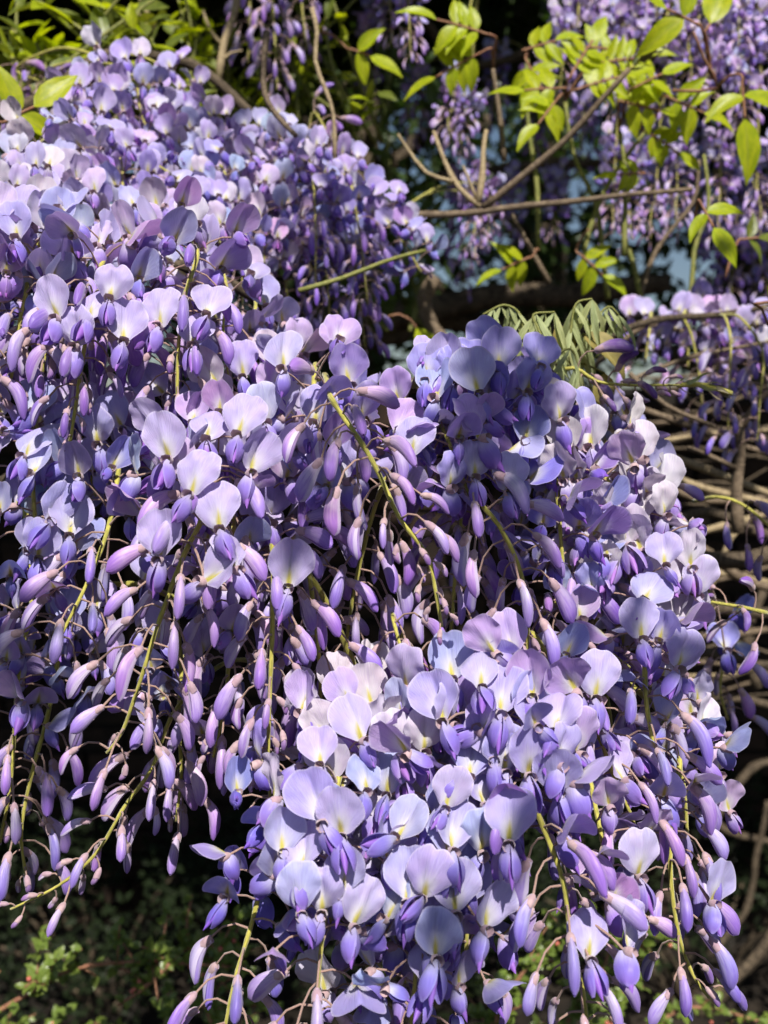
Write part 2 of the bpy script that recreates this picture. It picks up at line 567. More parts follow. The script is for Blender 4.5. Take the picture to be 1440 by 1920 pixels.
def flower_set(i, kind):
    ang = R(rr_.uniform(52, 78))
    if kind == 'open':
        args = dict(fold=rr_.uniform(-0.30, 0.50), lean=R(rr_.uniform(-16, 30)), curl=rr_.uniform(-0.3, 0.8), wrap=rr_.uniform(0.0, 0.35), ripple=rr_.uniform(0.7, 1.5))
        spread = rr_.choice([0, 0, 0.05, 0.2, 0.5])
    elif kind == 'half':
        args = dict(fold=rr_.uniform(0.1, 0.4), lean=R(rr_.uniform(-62, -30)), curl=rr_.uniform(-0.1, 0.2), wrap=rr_.uniform(0.45, 0.9), ripple=0.35)
        spread = 0.0
    else:
        args = dict(fold=rr_.uniform(-0.5, 0.5), lean=R(rr_.uniform(-40, 30)), curl=rr_.uniform(-0.6, 1.0), wrap=rr_.uniform(0.1, 0.6), ripple=rr_.uniform(1.2, 2.0))
        spread = rr_.choice([0.1, 0.5])
    if kind == 'open' and abs(args['fold'] - 0.08) < 0.25 and args['wrap'] < 0.22 and args['lean'] > R(-10):
        HERO.append(i)
    sd = i * 31 + len(kind)
    parts = (banner_mesh(sd, **args), wing_mesh(sd, -1, ang, spread), wing_mesh(sd, 1, ang, spread), keel_mesh(sd, ang))
    mb = MB()
    banner_mesh(sd, n=8, mb=mb, mat=0, **args)
    wing_mesh(sd, -1, ang, spread, nu=4, nv=6, mb=mb, mat=1)
    wing_mesh(sd, 1, ang, spread, nu=4, nv=6, mb=mb, mat=1)
    keel_mesh(sd, ang, mb=mb, mat=2)
    calyx_into(mb, 3, axis=Vector((0, 1, 0.15)))
    return parts, mb.mesh('flower', [M[q] for q in PETALS], 0.001)


for i in range(16):
    a, b = flower_set(i, 'open'); OPEN.append(a); OPEN1.append(b)
for i in range(6):
    a, b = flower_set(i, 'half'); HALF.append(a); HALF1.append(b)
for i in range(6):
    a, b = flower_set(i, 'wilted'); WILT.append(a); WILT1.append(b)


def bud_meshes(L, rx, rz, n, cl, cr):
    out = []
    for i in range(n):
        bend = rr_.uniform(0.15, 0.75)
        m1 = MB(); bud_body(m1, 0, L, rx * rr_.uniform(0.9, 1.12), rz * rr_.uniform(0.9, 1.1), bend, i * 3 + int(L))
        m2 = MB(); calyx_into(m2, 0, cl, cr)
        m3 = MB(); bud_body(m3, 0, L, rx, rz, bend, i * 3 + int(L)); calyx_into(m3, 1, cl, cr)
        out.append((m1.mesh('bud', [M['bud']], 0.001), m2.mesh('calyx', [M['calyx']], 0.001), m3.mesh('bud', [M['bud'], M['calyx']], 0.001)))
    return out


BIGBUD = bud_meshes(22.0, 2.8, 4.1, 8, 5.8, 2.35)
MIDBUD = bud_meshes(16.0, 2.1, 2.8, 6, 5.4, 2.0)
TIPBUD = bud_meshes(8.5, 1.5, 1.8, 4, 5.2, 1.7)
cm = MB(); calyx_into(cm, 0, 5.0, 2.45, Vector((0, 1, 0.15)))
CALYX = cm.mesh('flower', [M['calyx']], 0.001)

FRESH = (0.455, 0.41, 0.80)
PINK = (0.53, 0.46, 0.80)
BLUE = (0.43, 0.43, 0.79)
PALE = (0.62, 0.57, 0.84)
CREAM = (0.70, 0.67, 0.70)
VIOLET = (0.32, 0.20, 0.66)
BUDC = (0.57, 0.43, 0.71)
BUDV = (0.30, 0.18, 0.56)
MAUVE = (0.42, 0.27, 0.40)

STAT = {'flower': 0, 'bud': 0}


def raceme(path, label, group=None, seed=0, detail=True, opens=0.45, half=0.55, big=0.8, old=0.25, hue=FRESH, budhue=BUDC,
           size=1.0, gap=0.0036, start=0.06, ped=0.019, spread=1.0, face=0.55, r0=0.0017, wilt=0.0, heroes=()):
    """One hanging flower spike: the stem with its stalks, open flowers above, buds below."""
    r = random.Random(seed * 101 + 7)
    size *= 0.86
    pts = spline(path, 0.004)
    Ls = [0.0]
    for a, b in zip(pts, pts[1:]):
        Ls.append(Ls[-1] + (b - a).length)
    L = Ls[-1]
    root = thing('wisteria_raceme', pts[0], label, 'flower spike', group)
    O = pts[0]
    sm = MB()
    sm.tube([p - O for p in pts], [lerp(r0, r0 * 0.42, Ls[i] / L) * (1 + 0.22 * mnoise.noise(Vector((i * 0.9, seed, 0))) + 0.10 * math.sin(i * 2.1)) for i in range(len(pts))], 7, 0)
    n = max(6, int(L * (1 - start) / (gap * size)))
    k = 0
    az0 = r.uniform(0, 6.28)
    for i in range(n):
        t = start + (1 - start) * (i + 0.5) / n
        want = t * L
        while k < len(Ls) - 2 and Ls[k + 1] < want:
            k += 1
        fr = (want - Ls[k]) / max(1e-9, Ls[k + 1] - Ls[k])
        p = pts[k].lerp(pts[k + 1], fr)
        ax = (pts[min(k + 2, len(pts) - 1)] - pts[max(k - 1, 0)]).normalized()
        az = az0 + i * 2.39996 + r.uniform(-0.35, 0.35)
        e1 = ax.cross(Vector((0.13, 1, 0.07))).normalized()
        e2 = ax.cross(e1)
        rad = e1 * math.cos(az) + e2 * math.sin(az)
        tt = t + r.gauss(0, 0.045)
        sc = size * r.uniform(0.86, 1.12)
        jit = Vector((r.gauss(0, 1), r.gauss(0, 1), r.gauss(0, 1)))
        stage = 'open' if tt < opens else 'half' if tt < half else 'big' if tt < big else 'mid' if tt < lerp(big, 1, 0.5) else 'tip'
        pl = ped * (size * 0.55 + 0.42 * min(1, size / 0.82)) * spread * {'open': r.uniform(0.75, 1.25), 'half': r.uniform(0.8, 1.1), 'big': r.uniform(0.7, 1.05), 'mid': r.uniform(0.5, 0.8), 'tip': r.uniform(0.15, 0.5)}[stage]
        up = Vector((0, 0, 1))
        if stage in ('open', 'half'):
            end = p + rad * pl + up * pl * r.uniform(-0.05, 0.4) + ax * pl * 0.15
            ctl = p + rad * pl * 0.55 + up * pl * 0.3
        else:
            end = p + rad * pl * 0.95 + ax * pl * 0.35 - up * pl * 0.15
            ctl = p + rad * pl * 0.6 - ax * pl * 0.05 + up * pl * 0.12
        w = [p.lerp(ctl, q).lerp(ctl.lerp(end, q), q) - O for q in (0, 0.34, 0.67, 1)]
        pr = 0.00050 * size if stage != 'tip' else 0.00042 * size
        sm.tube(w, [pr * 1.25, pr, pr, pr * 1.15], 5, 1, cap=False)
        # colour: the oldest flowers, at the top, fade
        c = mix3(hue, (hue[0] * r.uniform(0.74, 1.28), hue[1] * r.uniform(0.82, 1.14), min(0.86, hue[2] * r.uniform(0.90, 1.06))), 1)
        fade = max(0.0, min(1.0, old + r.gauss(0, 0.16) + (0.25 - t) * 0.5))
        if stage in ('open', 'half'):
            c = mix3(c, CREAM if fade > 0.6 else PALE, fade * (1.0 if stage == 'open' else 0.4))
            fdir = rad * (1 - face) + to_sun.cross(Vector((0, 0, 1))).cross(Vector((0, 0, 1))).normalized() * -face
            fdir = Vector((fdir.x, fdir.y, fdir.z * 0.4)) + jit * 0.30
            if fdir.length < 0.2:
                fdir = Vector((0, -1, 0)) + jit * 0.2
            rot = frame(fdir, up + ax * -0.15 + jit.cross(rad) * 0.34)
            mat = Matrix.Translation(end - O) @ rot @ Matrix.Scale(sc, 4)
            lib, lib1 = (OPEN, OPEN1) if stage == 'open' else (HALF, HALF1)
            if r.random() < wilt * (1.2 if stage == 'open' else 0.3):
                lib, lib1 = WILT, WILT1
                c = mix3(c, CREAM, 0.6)
            q = r.randrange(len(lib))
            STAT['flower'] += 1
            if detail:
                fl = link('flower', CALYX, root, mat, c)
                tilt = Matrix.Rotation(r.gauss(0, 0.10), 4, 'X') @ Matrix.Rotation(r.gauss(0, 0.10), 4, 'Z')
                link('banner_petal', lib[q][0], fl, tilt, c)
                tilt = Matrix.Rotation(r.gauss(0, 0.26), 4, 'Z') @ Matrix.Rotation(r.gauss(0.05, 0.26), 4, 'X') @ Matrix.Rotation(r.gauss(0, 0.26), 4, 'Y') @ Matrix.Scale(r.uniform(0.82, 1.08), 4)
                cw = mix3(c, hue, 0.6)
                w2 = r.randrange(len(lib)) if r.random() < 0.3 else q
                link('wing_petal', lib[w2][1], fl, tilt @ Matrix.Rotation(r.gauss(0, 0.09), 4, 'Y'), cw)
                link('wing_petal', lib[w2][2], fl, tilt @ Matrix.Rotation(r.gauss(0, 0.09), 4, 'X'), cw)
                link('keel_petal', lib[w2][3], fl, tilt, cw)
            else:
                link('flower', lib1[q], root, mat, c)
        else:
            lib = {'big': BIGBUD, 'mid': MIDBUD, 'tip': TIPBUD}[stage]
            c = tuple(x * r.uniform(0.85, 1.15) for x in budhue)
            if stage == 'big':
                c = mix3(c, hue, r.uniform(0, 0.45))
            if r.random() < 0.16:
                c = mix3(c, (0.52, 0.27, 0.62), 0.5)
            elif r.random() < 0.16:
                c = mix3(c, (0.66, 0.60, 0.80), 0.6)
            if stage == 'tip':
                c = mix3(c, MAUVE, 0.7)
            d = rad * 0.76 + ax * 0.42 + Vector((0, 0, -0.36)) + jit * 0.16
            if stage == 'tip':
                d = rad * 0.5 + ax * 0.9 + jit * 0.15
            rot = frame(d, up * 0.7 + rad * 0.7 + jit * 0.2)
            grow = {'big': r.uniform(0.82, 1.08) * lerp(1.05, 0.88, max(0, (tt - half)) / max(0.05, 1 - half)), 'mid': r.uniform(0.8, 1.1), 'tip': lerp(1.15, 0.72, min(1, max(0, (t - big)) / max(0.05, 1 - big)))}[stage]
            mat = Matrix.Translation(end - O) @ rot @ Matrix.Scale(size * grow, 4)
            q = r.randrange(len(lib))
            STAT['bud'] += 1
            if detail:
                b = link('bud', lib[q][0], root, mat, c)
                link('calyx', lib[q][1], b, None, c)
            else:
                link('bud', lib[q][2], root, mat, c)
    for (hx, hy, yaw, roll, pitch) in heroes:             # the flowers one would recognise
        dep = min((q - CAM).dot(CF) for q in pts[len(pts) // 4:]) - 0.013
        sc = size * r.uniform(1.0, 1.12)
        end = at(hx, hy + 10.5 * sc / dep * F / 1000, dep)
        ks = min(range(len(pts)), key=lambda q: (pts[q] - end).length)
        p = pts[max(0, ks - 3)]
        ctl = p.lerp(end, 0.5) + Vector((0, 0, 0.25)) * (end - p).length
        w = [p.lerp(ctl, q).lerp(ctl.lerp(end, q), q) - O for q in (0, 0.25, 0.5, 0.75, 1)]
        sm.tube(w, [0.0006, 0.0005, 0.0005, 0.0005, 0.0006], 5, 1, cap=False)
        fd = Vector((math.sin(R(yaw)), -math.cos(R(yaw)), math.sin(R(pitch))))
        mat = Matrix.Translation(end - O) @ frame(fd, Vector((math.sin(R(roll)), 0, math.cos(R(roll))))) @ Matrix.Scale(sc, 4)
        c = mix3(hue, PALE, max(0, min(1, old + r.gauss(0, 0.1))))
        if old > 0.7:
            c = mix3(c, CREAM, 0.7)
        q = r.choice(HERO)
        fl = link('flower', CALYX, root, mat, c)
        link('banner_petal', OPEN[q][0], fl, None, c)
        cw = mix3(c, hue, 0.7)
        tilt = Matrix.Rotation(r.gauss(0, 0.12), 4, 'Z') @ Matrix.Rotation(r.gauss(0, 0.15), 4, 'Y')
        for j in (1, 2):
            link('wing_petal', OPEN[q][j], fl, tilt, cw)
        link('keel_petal', OPEN[q][3], fl, tilt, cw)
    link('stem', sm.mesh('raceme_stem', [M['rachis'], M['pedicel']]), root)
    return root


# ------------------------------------------------------------------ wood
def branch(pts, r0, r1, label, group=None, mat='twig', name='branch', knots=0.12, seed=0, seg=8, sides=()):
    """A woody stem along pts; sides = [(t, [points], radius)] are its side twigs."""
    r = random.Random(seed + 3)
    sp = spline(pts, 0.012 if r0 < 0.012 else 0.03)
    O = sp[0]
    root = thing(name, O, label, 'branch', group)

    def tube(sp, a, b, nm):
        mb = MB()
        n = len(sp)
        rads = []
        q = []
        for i, p in enumerate(sp):
            f = i / max(1, n - 1)
            rads.append(lerp(a, b, f) * (1 + knots * mnoise.noise(Vector((i * 0.45, seed, 0))) * 1.6 + (0.35 * knots * 4 if (i + seed) % 9 == 0 else 0)))
            q.append(p - O + Vector((mnoise.noise(Vector((i * 0.21, seed, 3))), mnoise.noise(Vector((i * 0.21, seed, 9))), mnoise.noise(Vector((i * 0.21, seed, 5))))) * a * 0.8 * min(1, f * 8))
        mb.tube(q, rads, seg)
        link(nm, mb.mesh(nm, [M[mat]]), root)
    tube(sp, r0, r1, 'stem')
    for s in sides:
        tube(spline(s[0], 0.01), s[1], s[1] * 0.5, 'side_twig')
    return root


# ------------------------------------------------------------------ leaves
def leaflet_mesh(name, W, L, fold, bendd, mat, twist=0.0, point=1.6, nu=4, nv=8, wave=0.02):
    """A pointed leaf: stalk end at the origin, tip along +Y, upper face +Z."""
    mb = MB()

    def fn(a, s):
        x = a * 2 - 1
        w = W * 0.5 * (math.sin(math.pi * min(1, s ** 0.8)) ** 0.85) * (1 - 0.25 * s) if 0 < s < 1 else 0.0002
        w = max(w, W * 0.01)
        px = x * w
        pz = fold * abs(px) - bendd * L * s * s + wave * L * math.sin(7 * s + 3 * x) * abs(x)
        py = L * s * (1 - 0.10 * bendd * s)
        c, sn = math.cos(twist * s), math.sin(twist * s)
        return Vector((px * c - pz * sn, py, px * sn + pz * c)), (a, s), 0
    mb.grid(fn, nu, nv, 0)
    return mb.mesh(name, [M[mat]])


LEAF = {}


def leaf(mat, kind='broad', v=0):
    key = (mat, kind, v)
    if key not in LEAF:
        W, L = {'broad': (0.50, 1.0), 'narrow': (0.26, 1.0), 'round': (0.72, 1.0), 'thread': (0.13, 1.0)}[kind]
        rl = random.Random(v * 17 + len(mat))
        LEAF[key] = leaflet_mesh('leaflet', W, L, rl.uniform(0.05, 0.5), rl.uniform(0.0, 0.35), mat, rl.uniform(-0.5, 0.5))
    return LEAF[key]


def put_leaf(root, O, p, d, up, size, mat, kind, r, name='leaf'):
    m = Matrix.Translation(p - O) @ frame(d, up) @ Matrix.Scale(size, 4)
    return link(name, leaf(mat, kind, r.randrange(5)), root, m)


# =================================================================== THE PLACE
# ------------------------------------------------------------------ ground and wall
gm = MB()
gm.grid(lambda a, b: (Vector(((a - 0.5) * 120, -20 + b * 120, 0.05 * mnoise.noise(Vector((a * 90, b * 90, 0))))), (a * 60, b * 60), 0), 60, 60)
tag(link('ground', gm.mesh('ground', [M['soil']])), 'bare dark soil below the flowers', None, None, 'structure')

WY, WTOP = 2.75, 1.60
wall = thing('brick_wall', (0, WY, 0), 'brown brick wall in deep shade behind the hanging flowers', 'wall')
wm = MB()
for (x0, x1, y0, y1, z0, z1) in [(-4, 4, 0.012, 0.22, -0.1, WTOP)]:
    c = [Vector((x, y, z)) for z in (z0, z1) for y in (y0, y1) for x in (x0, x1)]
    b0 = len(wm.v); wm.v += c; wm.uv += [(0, 0)] * 8; wm.rim += [0] * 8
    for fc in [(0, 1, 5, 4), (2, 6, 7, 3), (0, 4, 6, 2), (1, 3, 7, 5), (4, 5, 7, 6), (0, 2, 3, 1)]:
        wm.f.append(tuple(b0 + q for q in fc)); wm.m.append(0)
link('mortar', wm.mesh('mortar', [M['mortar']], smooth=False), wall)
bricks = []
rb = random.Random(2)
for i in range(6):
    mb = MB()
    w, h, dp, ch = 0.215, 0.065, 0.05, 0.004
    vs = [Vector((x * (w / 2 - (ch if y < 0 else 0)) + rb.uniform(-.002, .002), y * dp / 2, z * (h / 2 - (ch if y < 0 else 0)) + rb.uniform(-.002, .002))) for y in (-1, 0.6) for z in (-1, 1) for x in (-1, 1)]
    mb.v = vs; mb.uv = [(0, 0)] * 8; mb.rim = [0] * 8
    for fc in [(0, 1, 3, 2), (4, 6, 7, 5), (0, 4, 5, 1), (2, 3, 7, 6), (0, 2, 6, 4), (1, 5, 7, 3)]:
        mb.f.append(fc); mb.m.append(0)
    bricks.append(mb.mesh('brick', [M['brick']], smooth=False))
z = 0.10
row = 0
while z < WTOP - 0.04:
    x = -1.4 + (0.1125 if row % 2 else 0)
    while x < 1.4:
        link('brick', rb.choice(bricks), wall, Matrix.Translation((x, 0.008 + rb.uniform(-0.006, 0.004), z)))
        x += 0.225
    z += 0.075
    row += 1

# ------------------------------------------------------------------ trees beyond the wall: dark leaves with chips of sky between them
def leaf_cloud(mb, blobs, n, size, r, mat=0, flat=0.5):
    for _ in range(n):
        c, rad = r.choices(blobs, weights=[b[1] ** 2 for b in blobs])[0]
        while True:
            q = Vector((r.uniform(-1, 1), r.uniform(-1, 1), r.uniform(-1, 1)))
            if 0.25 < q.length < 1:
                break
        p = c + q * rad
        d = Vector((r.gauss(0, 1), r.gauss(0, 1), r.gauss(-0.3, 0.7))).normalized()
        u = Vector((r.gauss(0, 0.7), r.gauss(-0.3, 0.7), 1)).normalized()
        x = d.cross(u)
        if x.length < 0.05:
            continue
        x.normalize()
        s = size * r.uniform(0.6, 1.3)
        nrm = x.cross(d) * s * 0.12
        b = len(mb.v)
        mb.v += [p, p + d * s * 0.45 + x * s * 0.28 + nrm, p + d * s, p + d * s * 0.45 - x * s * 0.28 + nrm]
        mb.uv += [(0.5, 0), (1, 0.45), (0.5, 1), (0, 0.45)]
        mb.rim += [0] * 4
        mb.f += [(b, b + 1, b + 2), (b, b + 2, b + 3)]
        mb.m += [mat, mat]


def tree(px, d, height, crown, seed, n, size, label):
    r = random.Random(seed)
    base = at(px, 960, d); base.z = 0
    root = thing('leafy_tree', base, label, 'tree', 'trees beyond the wall')
    mb = MB()
    tp = [base + Vector((mnoise.noise(Vector((k, seed, 0))) * 0.15, 0, height * k / 8)) for k in range(9)]
    mb.tube([p - base for p in spline(tp, 0.2)], [lerp(0.13, 0.03, k / 40) for k in range(len(spline(tp, 0.2)))], 8)
    blobs = []
    for k in range(9):
        t0 = tp[r.randrange(3, 9)]
        e = t0 + Vector((r.uniform(-1, 1) * crown, r.uniform(-0.6, 0.6) * crown, r.uniform(0.1, 0.7) * crown))
        mb.tube([q - base for q in spline([t0, t0.lerp(e, 0.5) + Vector((0, 0, 0.08)), e], 0.15)], [0.03] * len(spline([t0, t0.lerp(e, 0.5) + Vector((0, 0, 0.08)), e], 0.15)), 6)
        blobs.append((e - base, crown * r.uniform(0.32, 0.55)))
    for k in range(12):
        blobs.append((Vector((r.uniform(-1, 1) * crown, r.uniform(-0.5, 0.5) * crown, height * r.uniform(0.35, 1.05))), crown * r.uniform(0.25, 0.45)))
    link('trunk', mb.mesh('trunk', [M['bark']]), root)
    mc = MB()
    leaf_cloud(mc, blobs, n, size, r)
    tag(link('crown', mc.mesh('crown', [M['dleaf']]), root), None, None, None, 'stuff')


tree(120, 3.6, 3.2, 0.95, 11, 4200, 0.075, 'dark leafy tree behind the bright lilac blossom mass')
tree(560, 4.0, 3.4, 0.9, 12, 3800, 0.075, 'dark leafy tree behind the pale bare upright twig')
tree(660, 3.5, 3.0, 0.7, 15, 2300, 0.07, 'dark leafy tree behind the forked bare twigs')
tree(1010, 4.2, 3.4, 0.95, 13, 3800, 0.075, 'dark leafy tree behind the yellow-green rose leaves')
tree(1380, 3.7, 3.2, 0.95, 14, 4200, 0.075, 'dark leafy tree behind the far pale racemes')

# unseen leaves added above the frame to shade the wall and the back
rc = random.Random(77)
cb = [(Vector((rc.uniform(-2.2, 2.4), rc.uniform(0.80, 3.0), rc.uniform(2.50, 2.9))), rc.uniform(0.16, 0.34)) for _ in range(130)]
cb = [q for q in cb if not (q[0].x > 0.15 and q[0].y < 1.9 and rc.random() < 0.55)]
mcan = MB()
leaf_cloud(mcan, cb, 19000, 0.14, rc)
for (sx, sy, sd, rad, cnt) in [(440, 240, .70, .045, 36), (930, 700, .465, .034, 24), (1190, 880, .55, .035, 45), (1360, 1260, .62, .055, 90), (850, 1740, .37, .024, 12),
                              (40, 1400, .455, .034, 30), (610, 1100, .44, .026, 12), (890, 1090, .45, .028, 20), (1380, 760, .75, .05, 60), (610, 580, .71, .05, 40), (480, 60, .95, .08, 90), (1120, 1370, .45, .02, 8)]:
    leaf_cloud(mcan, [(at(sx, sy, sd) + to_sun * rc.uniform(0.86, 1.0), rad)], cnt, 0.03, rc)  # floating leaf clumps added up the sun ray, each shading one chosen spot
shade_leaves = tag(link('added_shade_leaves', mcan.mesh('added_shade_leaves', [M['dleaf']])), 'unseen leaves added to shade the wall and chosen flowers', 'foliage', None, 'stuff')

# thick old trunks and stems behind the flowers
def bpx(pl, d, *a, **k):
    pts = [at(p[0], p[1], p[2] if len(p) > 2 else d) for p in pl]
    return branch(pts, *a, **k)


bpx([(520, 600), (760, 590), (900, 560), (1100, 548), (1240, 530)], 1.75, 0.026, 0.018, 'thick dark old wisteria trunk lying across above the drooping young leaves', mat='bark', name='old_wisteria_limb', seed=1, knots=0.2, seg=12)
bpx([(440, 650), (700, 625), (920, 610), (1100, 625), (1230, 600)], 1.8, 0.024, 0.018, 'dark old wisteria trunk just under the thicker crossing trunk', mat='bark', name='old_wisteria_limb', seed=2, knots=0.2, seg=12)
bpx([(820, 520), (800, 565), (815, 620), (860, 670), (900, 720)], 1.0, 0.0085, 0.007, 'bent pale brown stem curving down behind the bluish flower heads', mat='twig', seed=3)
bpx([(660, 408, .80), (760, 406, .80), (930, 392, .80), (1100, 375, .80), (1300, 352, .80)], .80, 0.0034, 0.0018, 'long thin brown cane crossing almost level under the yellow-green leaves', mat='twig', seed=4, knots=0.06)
bpx([(905, 390, .80), (985, 325, .79), (1060, 262, .78), (1120, 195, .77), (1180, 130, .76)], .78, 0.0030, 0.0022, 'slanting brown twig rising from the level cane to a grey bud spike', mat='twig', seed=5, knots=0.06)
bpx([(900, 388, .80), (862, 355, .80), (835, 305, .81), (812, 245, .82)], .8, 0.0026, 0.0014, 'pale forked bare twig springing from the level cane', mat='drytwig', seed=6, knots=0.1,
    sides=[([at(848, 340, .80), at(800, 325, .81), at(765, 280, .82), at(745, 250, .82)], 0.0019), ([at(893, 372, .80), at(880, 340, .8), at(868, 310, .8)], 0.0016)])
bpx([(897, 380, .80), (902, 330, .80), (905, 285, .805), (912, 245, .81)], .8, 0.0030, 0.0016, 'stubby cream twig standing upright on the level cane', mat='drytwig', seed=7, knots=0.15)
bpx([(585, 15, .72), (592, 60, .72), (590, 115, .72), (612, 170, .72), (625, 215, .72), (628, 300, .72)], .72, 0.0017, 0.0015, 'pale jointed bare twig in front of the dark leaves', mat='drytwig', seed=8, knots=0.18)
bpx([(500, 60, .66), (495, 150, .66), (505, 195, .66), (530, 230, .66), (555, 255, .655)], .66, 0.0020, 0.0017, 'dark thin curved twig over the shaded pale flowers', mat='twig', seed=9)
bpx([(410, 150, .9), (418, 80, .9), (440, 20, .9), (450, -40, .9)], .9, 0.0040, 0.003, 'pale cream upright stem above the shaded lilac flowers', mat='drytwig', seed=10, sides=[([at(418, 85, .9), at(395, 60, .9), at(380, 20, .9)], 0.0022), ([at(412, 120, .9), at(430, 100, .9), at(455, 95, .9)], 0.0018)])
bpx([(260, 30, .95), (290, 60, .95), (250, -30, .95)], .95, 0.003, 0.002, 'short ochre twig among the dull green leaves', mat='drytwig', seed=11)
bpx([(560, 545, .62), (640, 520, .63), (720, 490, .64), (800, 470, .66)], .64, 0.0016, 0.0012, 'thin green shoot crossing the dark purple buds', mat='greentwig', seed=12, knots=0.05)

# upright rose canes at the right
rcn = random.Random(21)
canes = [[(945, 300), (940, 240), (930, 170), (925, 130)], [(1010, 470), (1005, 330), (985, 180), (990, 110)], [(1140, 560), (1120, 400), (1080, 300), (1060, 190)],
         [(1030, 530), (985, 450), (960, 400)], [(1170, 480), (1175, 350), (1160, 250)], [(1200, 560), (1190, 500), (1170, 430), (1180, 330)], [(1195, 580), (1230, 470), (1300, 380), (1310, 300)],
         [(1090, 520), (1105, 430), (1150, 330), (1230, 220)], [(1290, 590), (1300, 470), (1330, 390), (1320, 290)]]
for i, c in enumerate(canes):
    bpx(c, 0.86 + rcn.uniform(-0.05, 0.10), 0.0026, 0.0016, 'thin green rose cane rising behind the yellow-green leaves', 'upright rose canes', mat='greentwig' if i % 3 else 'twig', seed=30 + i, name='rose_cane', knots=0.05)

# dry tangle of stems at the right, above the wall foot
tangle = [([(1170, 755), (1270, 790), (1370, 830), (1480, 860)], .80, .0028, 'twig'), ([(1240, 850), (1320, 880), (1400, 910), (1480, 940)], .78, .0034, 'drytwig'),
          ([(1385, 1000), (1380, 920), (1388, 850), (1385, 780)], .74, .0046, 'twig'), ([(1390, 800), (1420, 760), (1450, 730)], .74, .0030, 'twig'), ([(1385, 880), (1330, 855), (1290, 840)], .74, .0022, 'twig'),
          ([(1250, 980), (1330, 960), (1400, 990), (1480, 1010)], .86, .0052, 'bark'), ([(1230, 1050), (1310, 1045), (1400, 1050), (1480, 1030)], .84, .0085, 'bark'),
          ([(1260, 1000), (1330, 1040), (1400, 1090), (1480, 1110)], .95, .0050, 'twig'), ([(1240, 1020), (1300, 1000), (1360, 985), (1450, 960)], .98, .0042, 'drytwig'),
          ([(1260, 1150), (1340, 1140), (1420, 1150), (1500, 1140)], 1.0, .0070, 'bark'), ([(1280, 1190), (1350, 1195), (1440, 1180)], .95, .0040, 'twig'),
          ([(1270, 1210), (1360, 1230), (1470, 1250)], 1.05, .0065, 'bark'), ([(1300, 1330), (1380, 1310), (1470, 1330)], 1.05, .0050, 'bark'), ([(1270, 1090), (1350, 1075), (1450, 1095)], 1.0, .0035, 'drytwig'),
          ([(1230, 900), (1300, 935), (1360, 940), (1450, 930)], 1.0, .0035, 'twig'), ([(1240, 830), (1330, 815), (1450, 800)], 1.05, .0055, 'bark'), ([(1320, 1130), (1370, 1010), (1420, 960)], .92, .0030, 'drytwig'),
          ([(1420, 1290), (1400, 1200), (1430, 1110)], 1.1, .0060, 'bark'), ([(1330, 1560), (1400, 1450), (1470, 1420)], 1.9, .009, 'bark'), ([(1290, 1480), (1370, 1560), (1460, 1580)], 1.95, .0080, 'bark'),
          ([(1260, 1900), (1340, 1860), (1400, 1810), (1470, 1720)], 1.0, .0065, 'bark'), ([(1330, 1790), (1400, 1700), (1420, 1600), (1440, 1500)], 1.9, .0065, 'bark'),
          ([(1180, 700), (1250, 760), (1340, 800)], .72, .0020, 'twig'), ([(1110, 690), (1210, 610), (1300, 625), (1440, 610)], .82, .0022, 'twig'), ([(1120, 740), (1240, 690), (1310, 665), (1450, 640)], .78, .0020, 'twig')]
for i, (pl, d, rad, mt) in enumerate(tangle):
    lab = {'bark': 'thick dark dry wisteria stem in the tangle beside the pale faded racemes', 'twig': 'brown dry stem in the tangle beside the pale faded racemes', 'drytwig': 'straw-coloured dry stem in the tangle beside the pale faded racemes'}[mt]
    bpx(pl, d, rad, rad * 0.75, lab, 'dry stem tangle', mat=mt, name='dry_stem', seed=60 + i, knots=0.12)
rt = random.Random(8)
for i in range(34):
    x0, y0, d = rt.uniform(1150, 1330), rt.uniform(700, 1320), rt.uniform(0.95, 1.5)
    x1 = x0 + rt.uniform(120, 330)
    y1 = y0 + rt.uniform(-70, 70)
    mt = rt.choice(['bark', 'bark', 'bark', 'twig', 'twig', 'drytwig'])
    lab = {'bark': 'thick dark dry wisteria stem in the tangle beside the pale faded racemes', 'twig': 'brown dry stem in the tangle beside the pale faded racemes', 'drytwig': 'straw-coloured dry stem in the tangle beside the pale faded racemes'}[mt]
    bpx([(x0, y0), (lerp(x0, x1, .5), lerp(y0, y1, .5) + rt.uniform(-25, 25)), (x1, y1)], d, rt.uniform(.0015, .0045), .0015, lab, 'dry stem tangle', mat=mt, name='dry_stem', seed=100 + i, seg=6)

# woody vines that carry the racemes
VINES = []


def vine(pl, r0, label):
    pts = [at(*p) for p in pl]
    branch(pts, r0, r0 * 0.7, label, 'flowering vines', mat='bark', name='wisteria_vine', seed=len(VINES) + 200, knots=0.1)
    VINES.append(spline(pts, 0.02))


